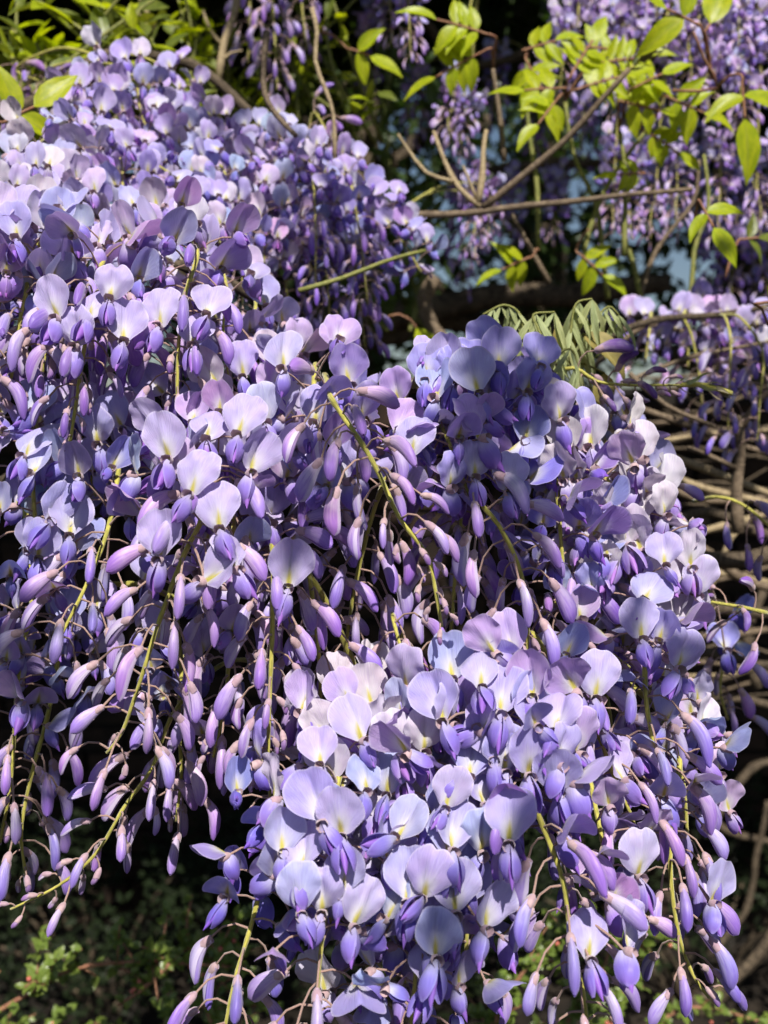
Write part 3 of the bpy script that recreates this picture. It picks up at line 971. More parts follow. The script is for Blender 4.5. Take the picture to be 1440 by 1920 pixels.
vine([(-120, 980, .52), (120, 860, .52), (360, 830, .51), (600, 760, .51), (850, 720, .52), (1050, 800, .53), (1250, 960, .53), (1330, 1100, .54)], .005, 'woody vine carrying the big central flower mass')
vine([(380, 1150, .52), (560, 1280, .50), (700, 1340, .46), (860, 1290, .46), (1010, 1250, .48), (1180, 1290, .5), (1280, 1380, .52)], .004, 'woody vine carrying the low bunch over the dark gap')
vine([(-120, 480, .56), (100, 470, .54), (300, 490, .54), (480, 560, .56), (560, 640, .58)], .004, 'woody vine carrying the purple buds with yellow stems')
vine([(-120, 260, .70), (60, 190, .70), (200, 110, .76), (340, 110, .80), (480, 220, .80), (620, 290, .82), (740, 400, .84)], .005, 'woody vine carrying the bright upper flower mass')
vine([(-60, 360, .68), (150, 330, .68), (350, 350, .72), (560, 420, .76), (680, 440, .80)], .004, 'woody vine running through the bright upper flower mass')
vine([(700, -60, 1.5), (900, 120, 1.6), (1100, 30, 1.6), (1300, -10, 1.55), (1550, 20, 1.5)], .008, 'woody vine carrying the far pale racemes')
vine([(740, -80, 1.02), (900, -60, 1.02), (1100, -50, 1.0), (1300, -40, 1.0), (1560, -40, 1.0)], .006, 'woody vine carrying the sunlit far racemes')
vine([(820, 330, 1.7), (1000, 310, 1.7), (1150, 300, 1.65), (1320, 270, 1.6), (1560, 260, 1.6)], .008, 'woody vine carrying the far shaded racemes')
vine([(1120, 640, .80), (1220, 600, .80), (1350, 590, .80), (1520, 560, .80)], .003, 'woody vine carrying the small bright bunch beside the grey bud spike')


def nearest(p):
    best = None
    for v in VINES:
        for q in v:
            d = (q - p).length
            if best is None or d < best[0]:
                best = (d, q)
    return best


def rac(pl, d, label, group=None, hook=True, **k):
    pts = [at(p[0], p[1], p[2] if len(p) > 2 else d) for p in pl]
    if hook:
        dist, q = nearest(pts[0])
        if dist > 0.012:
            pts = [q, q.lerp(pts[0], 0.5) + Vector((0, 0, min(0.012, dist * 0.15)))] + pts
            L0 = dist; L1 = sum((b - a).length for a, b in zip(pts[2:], pts[3:]))
            k.setdefault('start', 0.0)
            k['start'] = min(0.6, max(0.03, (L0 / (L0 + L1)) * 0.93))
    return raceme(pts, label, group, **k)


# ------------------------------------------------------------------ the near racemes, one by one
rac([(405, 880, .425), (385, 960, .405), (345, 1040, .40), (300, 1160, .395), (265, 1270, .395), (230, 1370, .40), (200, 1412, .40)], .40, 'long sunlit raceme with a thick yellow stem slanting between big lilac buds', heroes=[(357,885,-12,8,12),(412,948,8,-8,10),(300,1000,-8,-4,-18),(385,1045,-55,70,10),(440,1025,50,5,0)], seed=1, opens=.40, half=.44, big=.93, old=.25, hue=PINK, gap=.0040, ped=.022)
rac([(330, 1330, .45), (285, 1440, .44), (235, 1510, .43), (180, 1600, .43), (110, 1660, .43), (20, 1705, .43)], .43, 'raceme tip curving out over the black gap with few hanging buds', seed=2, opens=.22, half=.34, big=.62, hue=FRESH, gap=.0052, r0=.0013)
rac([(520, 1010, .43), (513, 1080, .415), (510, 1200, .41), (505, 1330, .41), (503, 1430, .41), (507, 1500, .41)], .41, 'straight hanging raceme with a slim yellow stem and curled little end buds', heroes=[(540,1058,5,4,8)], seed=3, opens=.22, half=.30, big=.72, hue=PINK, budhue=(0.50, .33, .66), gap=.0040)
rac([(620, 745, .41), (650, 790, .40), (690, 850, .39), (718, 905, .385), (748, 970, .385), (800, 1040, .385), (815, 1100, .385), (828, 1175, .388)], .39, 'sunlit raceme on an arching green stem ending in small beige buds', seed=4, opens=.16, half=.28, big=.66, hue=PINK, budhue=(0.54, .36, .64), gap=.0045, old=.15)
rac([(870, 820, .44), (895, 930, .42), (935, 985, .415), (972, 1060, .415), (990, 1150, .42), (985, 1260, .425)], .42, 'raceme with pale round flowers above dark violet ones over an olive stem', seed=5, opens=.42, half=.6, big=.9, hue=FRESH, gap=.0042)
rac([(735, 1150, .44), (750, 1210, .43), (768, 1270, .43), (772, 1340, .43)], .43, 'short raceme of small magenta buds beside the beige bud tip', seed=6, opens=.02, half=.08, big=.5, budhue=(.42, .2, .52), gap=.0045, r0=.0013)
rac([(1030, 1120, .45), (1085, 1175, .44), (1130, 1212, .44), (1182, 1252, .44)], .44, 'short slanting raceme ending in tiny grey buds over violet buds', seed=7, opens=.1, half=.2, big=.5, gap=.0055, r0=.0013)
rac([(1000, 1190, .44), (1060, 1290, .425), (1110, 1350, .415), (1145, 1440, .41), (1180, 1520, .41), (1202, 1590, .41)], .41, 'raceme with violet buds and a bright lime stem slanting toward a pale column', heroes=[(1115,1265,0,5,5)], seed=8, opens=.3, half=.42, big=.86, hue=FRESH, gap=.0040)
rac([(900, 1300, .40), (960, 1400, .385), (1010, 1530, .375), (1055, 1650, .37), (1070, 1760, .37), (1092, 1850, .37), (1105, 1960, .37)], .37, 'long raceme with blue-violet buds and one large open flower near its lower end', heroes=[(1105,1752,5,3,10),(1172,1735,40,40,0),(955,1530,-10,-5,0)], seed=9, opens=.42, half=.52, big=.95, hue=FRESH, budhue=(.40, .31, .66), gap=.0042, old=.3)
rac([(660, 1370, .41), (635, 1460, .385), (622, 1560, .375), (612, 1680, .37), (600, 1800, .37), (588, 1940, .375)], .37, 'full raceme of pale open flowers with a lime stem glimpsed between them', heroes=[(640,1520,0,0,5),(565,1590,-20,-15,10),(605,1665,-5,-3,5),(660,1690,20,25,0)], seed=10, opens=.74, half=.84, big=.97, hue=FRESH, old=.5, gap=.0040, wilt=.15)
rac([(560, 1440, .41), (515, 1560, .40), (475, 1720, .395), (440, 1840, .39), (415, 1960, .39)], .39, 'blue-violet raceme leaning out over the dark shrub with pointed buds', seed=11, opens=.5, half=.66, big=.98, hue=(.37, .33, .8), budhue=(.3, .24, .62), gap=.0042, old=.15)
rac([(800, 1350, .41), (806, 1450, .39), (808, 1560, .38), (790, 1700, .375), (780, 1820, .375), (765, 1970, .38)], .375, 'full raceme of bluish round flowers in rows below faded white ones', heroes=[(845,1548,20,15,5),(765,1640,-8,-6,0),(852,1662,10,6,0),(808,1728,0,0,5),(905,1695,30,20,5),(800,1800,-5,0,20)], seed=12, opens=.86, half=.94, big=1.0, hue=BLUE, old=.42, gap=.0038, wilt=.1)
rac([(930, 1290, .42), (905, 1400, .395), (890, 1520, .39), (880, 1680, .39), (870, 1850, .395)], .39, 'raceme of large clean lilac flowers beside crumpled white blooms', heroes=[(833,1305,-15,-20,5),(937,1292,5,8,5),(925,1375,0,-5,-5),(1000,1335,35,10,5)], seed=13, opens=.8, half=.9, big=1.0, hue=FRESH, old=.3, gap=.0040)
rac([(720, 1400, .42), (705, 1500, .40), (700, 1620, .40), (690, 1760, .40), (690, 1900, .40)], .40, 'raceme of crumpled faded white flowers at the crest of the low bunch', heroes=[(795,1365,10,0,5),(625,1418,-10,-10,10),(700,1480,5,10,30)], seed=14, opens=.9, half=.95, big=1.0, hue=PALE, old=.75, gap=.0040, wilt=.45)
rac([(1180, 1080, .45), (1205, 1200, .43), (1212, 1320, .42), (1230, 1420, .42), (1245, 1520, .42), (1258, 1620, .42)], .42, 'outer raceme with thick blue-violet buds jutting toward the brown tangle', heroes=[(1268,1212,15,20,5),(1203,1160,0,-5,15)], seed=15, opens=.42, half=.62, big=1.0, hue=FRESH, budhue=(.42, .35, .68), gap=.0042, old=.35)
rac([(1270, 1390, .435), (1258, 1560, .42), (1258, 1650, .415), (1272, 1750, .415), (1300, 1830, .415), (1330, 1870, .415)], .415, 'outer raceme hanging lowest beside the pale dry root, dark violet buds', heroes=[(1332,1652,30,25,5)], seed=16, opens=.45, half=.58, big=.93, hue=BLUE, budhue=(.31, .22, .6), gap=.0044, old=.4)
rac([(1120, 860, .47), (1165, 960, .455), (1185, 1060, .455), (1200, 1180, .46)], .455, 'raceme of wilted cream-white flowers beside the brown tangle', heroes=[(1155,1010,10,10,20),(1215,1080,20,20,10)], seed=17, opens=.98, half=1, big=1, hue=PALE, old=.9, gap=.0036, wilt=.6)
rac([(1200, 1180, .47), (1250, 1330, .455), (1280, 1460, .45), (1290, 1580, .45)], .455, 'raceme of big pale faded flowers on the outer edge over the dark wall', seed=18, opens=.9, half=.95, big=1, hue=PALE, old=.6, gap=.0042, wilt=.25)
rac([(60, 1130, .47), (38, 1230, .455), (28, 1360, .45), (20, 1470, .45), (0, 1580, .45)], .45, 'shaded raceme with dull blue flowers and a dark olive stem over the black gap', seed=19, opens=.5, half=.7, big=.9, hue=BLUE, gap=.0046, old=.25)
rac([(970, 735, .475), (915, 765, .465), (865, 815, .455), (835, 890, .45)], .46, 'crowning raceme of bluish round flowers over dark purple half-open buds', heroes=[(800,678,-15,-8,5),(880,672,5,4,8),(985,700,10,20,5),(935,655,0,0,15),(1010,655,10,15,15),(850,680,-5,0,5)], seed=20, opens=.62, half=.72, big=.9, hue=(.38, .36, .80), budhue=BUDV, gap=.0034, old=.1)
rac([(1440, 1150, .50), (1390, 1138, .495), (1330, 1128, .49), (1290, 1118, .485)], .49, 'sparse raceme of small purple buds on a green stem against the tangle', hook=False, seed=21, opens=0, half=0, big=.12, budhue=(.3, .17, .5), gap=.0058, r0=.0012, start=.02)
rac([(1130, 800, .56), (1170, 850, .55), (1210, 900, .55), (1240, 960, .55)], .55, 'small shaded bluish raceme hanging in the tangle next to wilted white blooms', heroes=[(1190,850,0,0,10),(1230,860,25,15,5)], seed=22, opens=.45, half=.6, big=1, hue=BLUE, gap=.0042, old=.2)
rac([(1330, 1150, .63), (1360, 1210, .62), (1350, 1290, .62), (1365, 1350, .62)], .62, 'small deep blue shaded raceme hanging before the brick wall', heroes=[(1360,1190,5,0,20)], seed=23, opens=.5, half=.7, big=1, hue=(.30, .30, .72), gap=.0052, old=.05)
rac([(200, 480, .46), (178, 540, .445), (160, 640, .435), (145, 740, .43), (128, 850, .43)], .435, 'raceme with a long bare yellow stem, dark purple buds and glowing pale flowers', heroes=[(165,560,-5,0,10),(205,525,10,8,15),(145,610,-15,-6,5),(230,600,20,10,5),(110,560,-20,-10,10)], seed=24, opens=.40, half=.50, big=.72, hue=PINK, budhue=(.36, .21, .55), gap=.0036, old=.3)
rac([(370, 470, .47), (345, 560, .45), (334, 660, .445), (332, 760, .445)], .445, 'raceme with pale flowers over a cluster of round purple buds and short yellow stem', heroes=[(300,575,-10,-5,10),(360,610,5,4,0),(385,555,15,12,10)], seed=25, opens=.45, half=.58, big=.9, hue=PINK, budhue=(.36, .22, .56), gap=.0036, old=.3)
rac([(60, 470, .48), (50, 540, .46), (30, 640, .455), (20, 720, .455)], .455, 'glaring pink-white raceme above magenta buds at the pale green bud tip', seed=26, opens=.6, half=.7, big=.95, hue=PINK, old=.5, gap=.0036)
rac([(455, 740, .475), (440, 820, .46), (420, 910, .46)], .46, 'short raceme of large grey-lilac flowers in open shade behind the yellow stem', seed=27, opens=1, half=1, big=1, hue=BLUE, old=.55, gap=.0036)
rac([(70, 790, .475), (62, 900, .455), (70, 1020, .45), (80, 1120, .45)], .45, 'shaded raceme of slate-blue flowers and folded wings beside long lilac buds', heroes=[(70,1010,25,15,0),(45,820,-10,5,10),(130,965,15,10,5)], seed=28, opens=.8, half=.95, big=1, hue=BLUE, old=.35, gap=.0038)
rac([(230, 800, .475), (220, 900, .46), (200, 1000, .44), (160, 1100, .43), (110, 1200, .425)], .45, 'raceme of grey-lilac flowers turning into fat lilac buds that point outward', seed=29, opens=.5, half=.6, big=1, hue=BLUE, budhue=(.52, .42, .72), old=.4, gap=.0040, ped=.022)
rac([(590, 690, .46), (590, 780, .44), (610, 880, .43), (620, 960, .43)], .44, 'raceme of bluish hooded flowers with magenta keels below the arching stem', heroes=[(590,755,-10,6,10),(645,862,55,10,0),(600,865,-50,-30,5)], seed=30, opens=.75, half=.98, big=1, hue=FRESH, old=.2, gap=.0040)
rac([(760, 760, .46), (740, 850, .45), (700, 960, .45), (670, 1080, .45), (650, 1200, .455), (640, 1320, .46)], .45, 'violet raceme in dappled shade behind the arching green stem', seed=31, opens=.4, half=.55, big=.97, hue=PINK, budhue=(.42, .26, .62), gap=.0036)
rac([(900, 760, .47), (880, 880, .46), (860, 1000, .455), (850, 1130, .455), (840, 1250, .46)], .46, 'plum-dark raceme of crowded buds in shade behind the beige bud tip', seed=32, opens=.3, half=.45, big=.9, hue=FRESH, budhue=(.33, .18, .5), gap=.0034)
rac([(1020, 780, .47), (1040, 880, .45), (1050, 990, .445), (1060, 1100, .445), (1085, 1200, .45)], .45, 'raceme with dark violet winged flowers jutting beside wilted cream blooms', seed=33, opens=.6, half=.85, big=1, hue=(.36, .30, .76), budhue=BUDV, gap=.0040, old=.25)
rac([(430, 900, .46), (440, 1010, .435), (440, 1110, .43), (430, 1230, .435), (420, 1330, .44), (400, 1420, .44)], .435, 'lilac raceme whose folded pale buds droop between the two yellow stems', seed=34, opens=.5, half=.62, big=.97, hue=PINK, gap=.0038)
rac([(560, 930, .46), (575, 1050, .44), (590, 1150, .435), (600, 1260, .435), (600, 1350, .44)], .435, 'raceme of long pink-capped lilac buds hanging beside the straight slim stem', seed=35, opens=.3, half=.4, big=.98, hue=PINK, budhue=(.48, .32, .66), gap=.0038)
rac([(1000, 900, .48), (1080, 1000, .46), (1110, 1120, .455), (1130, 1250, .455), (1150, 1380, .45)], .455, 'raceme of mixed pale flowers and violet buds behind the tiny grey bud tip', seed=36, opens=.5, half=.62, big=.95, hue=FRESH, gap=.0040, old=.3)
rac([(330, 1130, .48), (340, 1250, .465), (335, 1350, .46), (340, 1450, .46), (330, 1540, .46)], .46, 'raceme of dim grey flowers and folded wings edging the black gap', seed=37, opens=.55, half=.75, big=.95, hue=BLUE, gap=.0048, old=.4)
rac([(130, 1120, .48), (110, 1230, .465), (90, 1340, .46), (60, 1450, .455), (40, 1560, .455), (50, 1650, .455)], .46, 'dim violet raceme whose lowest buds hang above the curving raceme tip', seed=38, opens=.5, half=.62, big=.95, hue=BLUE, budhue=(.32, .24, .58), gap=.0046)
rac([(1090, 1420, .42), (1120, 1530, .40), (1140, 1640, .395), (1160, 1720, .395)], .40, 'bright pinkish-white raceme of open flowers beside the long blue-budded one', seed=39, opens=.85, half=.95, big=1, hue=PINK, old=.55, gap=.0042)
rac([(1010, 1290, .42), (1020, 1360, .395), (1010, 1460, .39), (985, 1560, .385)], .39, 'short raceme of upright lilac flowers crowning the low bunch', heroes=[(990,1405,10,5,0),(1045,1390,35,15,0)], seed=40, opens=.9, half=1, big=1, hue=FRESH, old=.25, gap=.0040)
rac([(480, 760, .48), (500, 860, .455), (490, 960, .44), (470, 1040, .435)], .45, 'raceme of pale mauve flowers with folded standards beside the arching stem foot', seed=41, opens=.8, half=.95, big=1, hue=PALE, old=.4, gap=.0040)
rac([(330, 790, .48), (350, 850, .44), (345, 920, .42), (340, 970, .415)], .43, 'short raceme topped by one large flower with a bright yellow blotch', heroes=[(318,820,-10,-6,10),(385,785,10,8,15),(445,775,0,10,15),(465,845,35,25,0)], seed=42, opens=1, half=1, big=1, hue=PINK, old=.35, gap=.0042)
rac([(820, 780, .45), (850, 850, .43), (880, 930, .43)], .43, 'short raceme of flat pale flowers with lemon centres above the olive stem', heroes=[(890,858,4,0,8),(950,885,15,10,5),(770,815,-10,5,15)], seed=43, opens=1, half=1, big=1, hue=(.46, .42, .80), old=.35, gap=.0042)
rac([(150, 760, .49), (160, 850, .475), (180, 930, .465)], .47, 'short raceme of greyish shaded flowers under the bare yellow stem', seed=44, opens=1, half=1, big=1, hue=BLUE, old=.6, gap=.0040)

rac([(1050, 850, .475), (1095, 930, .46), (1130, 1020, .455), (1150, 1100, .455)], .46, 'raceme of papery cream blooms squeezed against dark violet winged flowers', seed=45, opens=.98, half=1, big=1, hue=PALE, old=.9, gap=.0036, wilt=.7)
rac([(1180, 930, .475), (1225, 1010, .46), (1250, 1090, .46), (1270, 1180, .46)], .46, 'raceme of papery white blooms reaching farthest toward the sparse small purple buds', seed=46, opens=.98, half=1, big=1, hue=PALE, old=.85, gap=.0038, wilt=.6)
rac([(640, 1330, .44), (660, 1420, .41), (730, 1500, .40), (760, 1580, .395)], .40, 'short raceme of papery white blooms beside the lime stem of the low bunch', seed=47, opens=.98, half=1, big=1, hue=PALE, old=.85, gap=.0040, wilt=.6)

# ------------------------------------------------------------------ the upper flower mass and the far racemes
LABELS_UPPER = ['pale raceme with pink buds topping the bright mass under the dull green shrub',
 'lilac raceme beside a slim raceme of pink buds under the dull green shrub',
 'shaded grey-lilac raceme below the pale cream upright stem',
 'grey-white shaded raceme ending above the dark curved twig',
 'washed-out pinkish raceme just behind the dark curved twig',
 'pinkish raceme at the foot of the pale jointed twig',
 'glaring white raceme at the crest beside the bright green leaf cluster',
 'glaring white raceme next to the chip of blue sky',
 'glare-whitened raceme just under the bright green leaf cluster',
 'lilac raceme in the hollow under the chip of blue sky',
 'deep lilac raceme beside a bare bit of yellow stem in the upper mass',
 'bluish raceme halfway down the upper mass between two lilac hollows',
 'bluish raceme below the tip of the dark curved twig',
 'pale blue raceme below the foot of the pale jointed twig',
 'pale raceme whose flowers touch the start of the level cane',
 'raceme of pink-tipped buds reaching out under the level cane',
 'raceme of dark violet buds dangling above the thin green shoot',
 'raceme of small violet buds dangling beside a chip of blue sky',
 'raceme of dark violet buds dangling over the old limbs',
 'glowing pink raceme just above the bare yellow stem',
 'glowing pale raceme whose flowers overlap the yellow stem raceme',
 'violet-shadowed raceme above the short yellow stem',
 'raceme of violet buds at the end of the upper mass above the bluish heads',
 'violet raceme tucked between the short yellow stem and the dark buds',
 'glare-whitened raceme below the glaring white crest',
 'mauve raceme under the shaded grey-lilac flowers',
 'mauve raceme of mixed buds and flowers beside the glaring white crest',
 'overexposed pink raceme over the magenta buds',
 'grey-lilac raceme in leaf shade in the middle of the upper mass',
 'grey-lilac raceme in leaf shade touching the dark curved twig',
 'bluish raceme between the dark curved twig and the pale jointed twig',
 'pale raceme between the pale jointed twig and the level cane']
LABELS_FAR = ['small raceme hanging alone before the dark bush',
 'pale far raceme behind the yellow-green leaves, beside the slanting twig',
 'white-lilac far raceme above the grey-green bud spike',
 'white-lilac far raceme behind the grey-green bud spike',
 'pinkish far raceme with a beige tip between the bright pointed leaves',
 'white far raceme touching the single upright leaflet',
 'white far raceme above the drooping oval leaf',
 'pink far raceme behind the drooping oval leaf',
 'small pale far raceme above the forked bare twig',
 'violet far raceme hanging directly under the level cane near its fork',
 'dusky raceme just below the one under the level cane',
 'far raceme of pale lit buds under the free end of the level cane',
 'far raceme of pale lit flowers beside the three-part leaf',
 'dusky violet raceme above the free end of the level cane',
 'dusky violet raceme behind the three-part leaf',
 'dusky violet raceme past the three-part leaf',
 'dusky violet raceme below the three-part leaf',
 'dusky violet raceme beside the small olive leaf',
 'dusky violet raceme behind the crossing of cane and slanting twig',
 'dusky violet raceme behind the middle of the level cane',
 'dusky violet raceme behind the lowest yellow-green leaves by the slanting twig',
 'dusky violet raceme behind the top of the forked bare twig',
 'dusky violet raceme behind the leaf fan over the forked bare twig',
 'dusky violet raceme behind the upper half of the slanting twig',
 'dusky violet raceme behind the small leaves under the slanting twig',
 'dusky violet raceme near the dark bush',
 'dusky violet raceme between the slanting twig and the red stalk',
 'dusky violet raceme just above the short pink-lilac racemes',
 'dusky violet raceme over the fresh green leaf',
 'dusky violet raceme above the straight free end of the cane',
 'dusky violet raceme beside the pale jointed twig',
 'dusky violet raceme behind the densest yellow-green leaves',
 'pale far raceme behind the end of the grey-green bud spike',
 'pale far raceme between the bud spike and the red stalk',
 'pale far raceme at the top of the frame of leaves behind the slanting twig',
 'short white far raceme just above the bud spike',
 'short white far raceme beside the bright pointed leaf pair',
 'short white far raceme behind the bright pointed leaf pair',
 'short white far raceme just past the single upright leaflet',
 'pink far raceme hanging lowest behind the drooping oval leaf',
 'pink far raceme just under the single upright leaflet',
 'short lit raceme touching the free end of the level cane',
 'short lit raceme just under the free end of the level cane',
 'short lit raceme crossing the level cane near its fork',
 'tiny lit raceme above the pale forked twig',
 'tiny lit raceme beside the one hanging alone before the dark bush',
 'short lit raceme past the three-part leaf',
 'short lit raceme just above the small olive leaf']
LABELS_ROSE = ['fan of yellow-green leaflets reaching out over the forked bare twig',
 'lower fan of drooping leaflets over the forked bare twig',
 'yellow-green leaf beside the thin cane top, pointing to the slanting twig',
 'yellow-green leaf hanging down between two thin canes',
 'tall yellow-green leaf at the heart of the leaf cluster',
 'yellow-green leaf at the heart of the cluster pointing to the forked twig',
 'yellow-green leaf crossing the slanting twig',
 'low yellow-green leaf hanging under the heart of the cluster',
 'yellow-green leaf topping the slanting twig',
 'small yellow-green leaf beside the grey-green bud spike',
 'yellow-green leaf directly under the grey-green bud spike',
 'small-leafleted hanging leaf below the bud spike',
 'long yellow-green leaf stretching from the slanting twig',
 'yellow-green leaf pointing toward the red stalk',
 'little upright yellow-green leaf below the bud spike',
 'little olive leaf just above the level cane',
 'dim green leaf low among the canes under the level cane',
 'dim green leaf hanging low behind the canes under the level cane']
LABELS_YELLOW = ['pink raceme behind the magenta buds at the pale green bud tip',
 'pink raceme between the magenta buds and the bare yellow stem',
 'lilac raceme between the bare yellow stem and the short yellow stem',
 'bluish raceme past the short yellow stem, next to the old limbs',
 'lilac raceme directly behind the short yellow stem',
 'pink raceme directly behind the bare yellow stem',
 'dim violet raceme dangling beside the bluish heads near the old limbs',
 'pink raceme of magenta buds below the overexposed raceme']

massA = [(190, 90, 150, 250, .68), (250, 80, 300, 260, .70), (330, 90, 340, 300, .74), (420, 170, 400, 380, .72), (520, 190, 560, 370, .75), (600, 230, 640, 400, .78),
         (70, 210, 40, 420, .60), (150, 200, 130, 400, .61), (20, 290, 0, 490, .58), (230, 260, 220, 460, .62), (330, 280, 300, 480, .64), (420, 320, 400, 520, .66), (500, 310, 500, 530, .68),
         (580, 300, 590, 560, .70), (650, 330, 690, 570, .72), (690, 390, 790, 510, .74), (600, 430, 620, 650, .72), (540, 450, 555, 620, .72), (660, 430, 685, 650, .74), (80, 350, 60, 560, .54),
         (160, 380, 150, 560, .55), (260, 400, 265, 560, .56), (450, 430, 455, 610, .64), (360, 400, 370, 560, .60), (100, 280, 90, 480, .58), (280, 180, 270, 380, .68), (200, 160, 190, 360, .66),
         (-20, 380, -30, 600, .55), (380, 230, 370, 430, .68), (470, 230, 470, 430, .70), (540, 260, 545, 450, .71), (620, 330, 640, 520, .74)]
rm = random.Random(31)
for i, (x0, y0, x1, y1, d) in enumerate(massA):
    if y0 < 300:
        y0 += 62; y1 += 40
    right = x0 > 520
    low = y1 > 540 and x0 > 420
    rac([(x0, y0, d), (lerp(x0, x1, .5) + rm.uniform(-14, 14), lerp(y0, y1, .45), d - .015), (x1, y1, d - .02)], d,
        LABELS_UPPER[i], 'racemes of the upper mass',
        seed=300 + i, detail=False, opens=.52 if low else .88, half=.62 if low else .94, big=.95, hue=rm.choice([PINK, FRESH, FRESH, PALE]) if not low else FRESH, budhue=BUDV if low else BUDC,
        old=rm.uniform(.15, .55) if x0 > 160 else .7, gap=.0040, wilt=.10, size=.84, r0=.0011)  # leftmost racemes faded further: sun glare put into the petal colour
for i, (x0, y0, x1, y1, d) in enumerate([(20, 470, -10, 690, .47), (95, 480, 80, 700, .47), (255, 510, 265, 700, .475), (425, 540, 430, 720, .50), (300, 480, 290, 650, .48), (130, 470, 120, 640, .475), (480, 610, 500, 760, .53), (-40, 560, -50, 780, .46)]):
    rac([(x0, y0, d), (lerp(x0, x1, .5) + rm.uniform(-10, 10), lerp(y0, y1, .45), d - .012), (x1, y1, d - .015)], d,
        LABELS_YELLOW[i], 'racemes behind the bare yellow stem', seed=340 + i, detail=False, opens=.66, half=.76, big=.97, hue=PINK, budhue=(.36, .21, .55), old=.42, gap=.0040, r0=.0012)

far = [  # x0 y0 x1 y1 d lit
    (765, -40, 770, 110, 1.25, 1), (1060, 10, 1050, 170, 1.5, 1), (1130, -20, 1120, 150, 1.5, 1), (1200, -20, 1195, 150, 1.5, 1), (1280, 30, 1300, 200, 1.35, 1), (1350, -30, 1345, 150, 1.45, 1), (1420, 10, 1430, 190, 1.45, 1),
    (1380, 120, 1395, 270, 1.35, 1), (880, 180, 865, 290, 1.6, 1), (890, 370, 890, 490, 1.3, 1), (870, 420, 868, 540, 1.35, 0), (1150, 360, 1150, 440, 1.4, 1), (1230, 350, 1220, 450, 1.45, 1), (1300, 250, 1320, 400, 1.6, 0),
    (1380, 270, 1380, 420, 1.6, 0), (1440, 260, 1440, 420, 1.6, 0), (1340, 380, 1330, 540, 1.6, 0), (1410, 370, 1420, 540, 1.6, 0), (960, 330, 955, 450, 1.7, 0), (1040, 320, 1035, 450, 1.7, 0), (1010, 130, 1000, 280, 1.7, 0),
    (850, 110, 840, 260, 1.7, 0), (930, 90, 925, 220, 1.7, 0), (1090, 200, 1085, 330, 1.75, 0), (1180, 180, 1180, 330, 1.7, 0), (780, 140, 775, 270, 1.75, 0), (1260, 180, 1255, 330, 1.65, 0), (1370, 460, 1370, 600, 1.5, 0), (1440, 450, 1440, 600, 1.5, 0),
    (1240, 270, 1240, 380, 1.6, 0), (700, 20, 690, 180, 1.7, 0), (1100, 100, 1100, 240, 1.65, 0), (1150, 60, 1160, 220, 1.6, 1), (1250, 90, 1240, 230, 1.6, 1),
    (1090, -30, 1085, 80, 1.5, 1), (1165, 20, 1160, 110, 1.5, 1), (1230, -30, 1235, 70, 1.5, 1), (1310, -20, 1315, 90, 1.4, 1), (1385, -10, 1385, 110, 1.4, 1), (1400, 60, 1410, 200, 1.4, 1), (1330, 100, 1330, 220, 1.4, 1), (1270, 340, 1270, 430, 1.4, 1), (1180, 370, 1185, 450, 1.4, 1),
    (910, 350, 915, 460, 1.3, 1), (850, 190, 845, 260, 1.4, 1), (730, 0, 735, 80, 1.3, 1), (1420, 340, 1425, 440, 1.4, 1), (1350, 350, 1350, 440, 1.4, 1)]
for i, (x0, y0, x1, y1, d, lit) in enumerate(far):
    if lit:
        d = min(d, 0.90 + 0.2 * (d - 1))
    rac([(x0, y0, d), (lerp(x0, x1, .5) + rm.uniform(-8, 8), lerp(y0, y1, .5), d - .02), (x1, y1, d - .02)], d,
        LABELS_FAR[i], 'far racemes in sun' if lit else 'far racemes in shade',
        seed=400 + i, detail=False, opens=.66, half=.74, big=.95, hue=PINK if lit else FRESH, budhue=BUDC if lit else BUDV, old=.45 if lit else .15, gap=.0048, r0=.0011, size=.68 if lit else 1.0)  # sun and shade also put into colour: lit ones paler, others darker violet
for i, (x0, y0, x1, y1, d) in enumerate([(1220, 600, 1210, 680, .84), (1290, 590, 1290, 690, .83), (1350, 590, 1345, 700, .83), (1410, 600, 1410, 710, .82)]):
    rac([(x0, y0, d), (lerp(x0, x1, .5), lerp(y0, y1, .5), d - .01), (x1, y1, d - .01)], d, ['short pink-lilac raceme next to the bronze leaf blades', 'short pink-lilac raceme in full sun above the grey bud spike', 'short pink-lilac raceme in full sun just past the grey bud spike', 'short pink-lilac raceme under the fresh green leaf'][i], 'short racemes beyond the grey bud spike', seed=450 + i, detail=False, opens=.8, half=.9, big=1, hue=PINK, old=.5, gap=.0044)
for i, (x0, y0, x1, y1, d) in enumerate([(1370, 640, 1365, 820, .76), (1430, 660, 1420, 830, .74), (1310, 690, 1320, 800, .80)]):
    rac([(x0, y0, d), (lerp(x0, x1, .5), lerp(y0, y1, .5), d - .01), (x1, y1, d - .01)], d, ['raceme of small deep violet buds hanging beside the upright dry stem', 'raceme of small deep violet buds past the upright dry stem', 'raceme of small deep violet buds just under the grey bud spike'][i], 'violet-budded racemes over the dry tangle', seed=460 + i, detail=False, opens=.05, half=.2, big=1, hue=FRESH, budhue=(.26, .17, .58), gap=.0058, r0=.0012)
rac([(1300, 940, .62), (1345, 932, .6), (1390, 945, .59), (1440, 985, .58), (1480, 1040, .58)], .6, 'raceme on a curved lime stem with slim violet buds over the dry tangle', hook=False, seed=470, detail=True, opens=0, half=.05, big=.9, hue=FRESH, budhue=(.36, .24, .62), gap=.006, r0=.0014, start=.35)
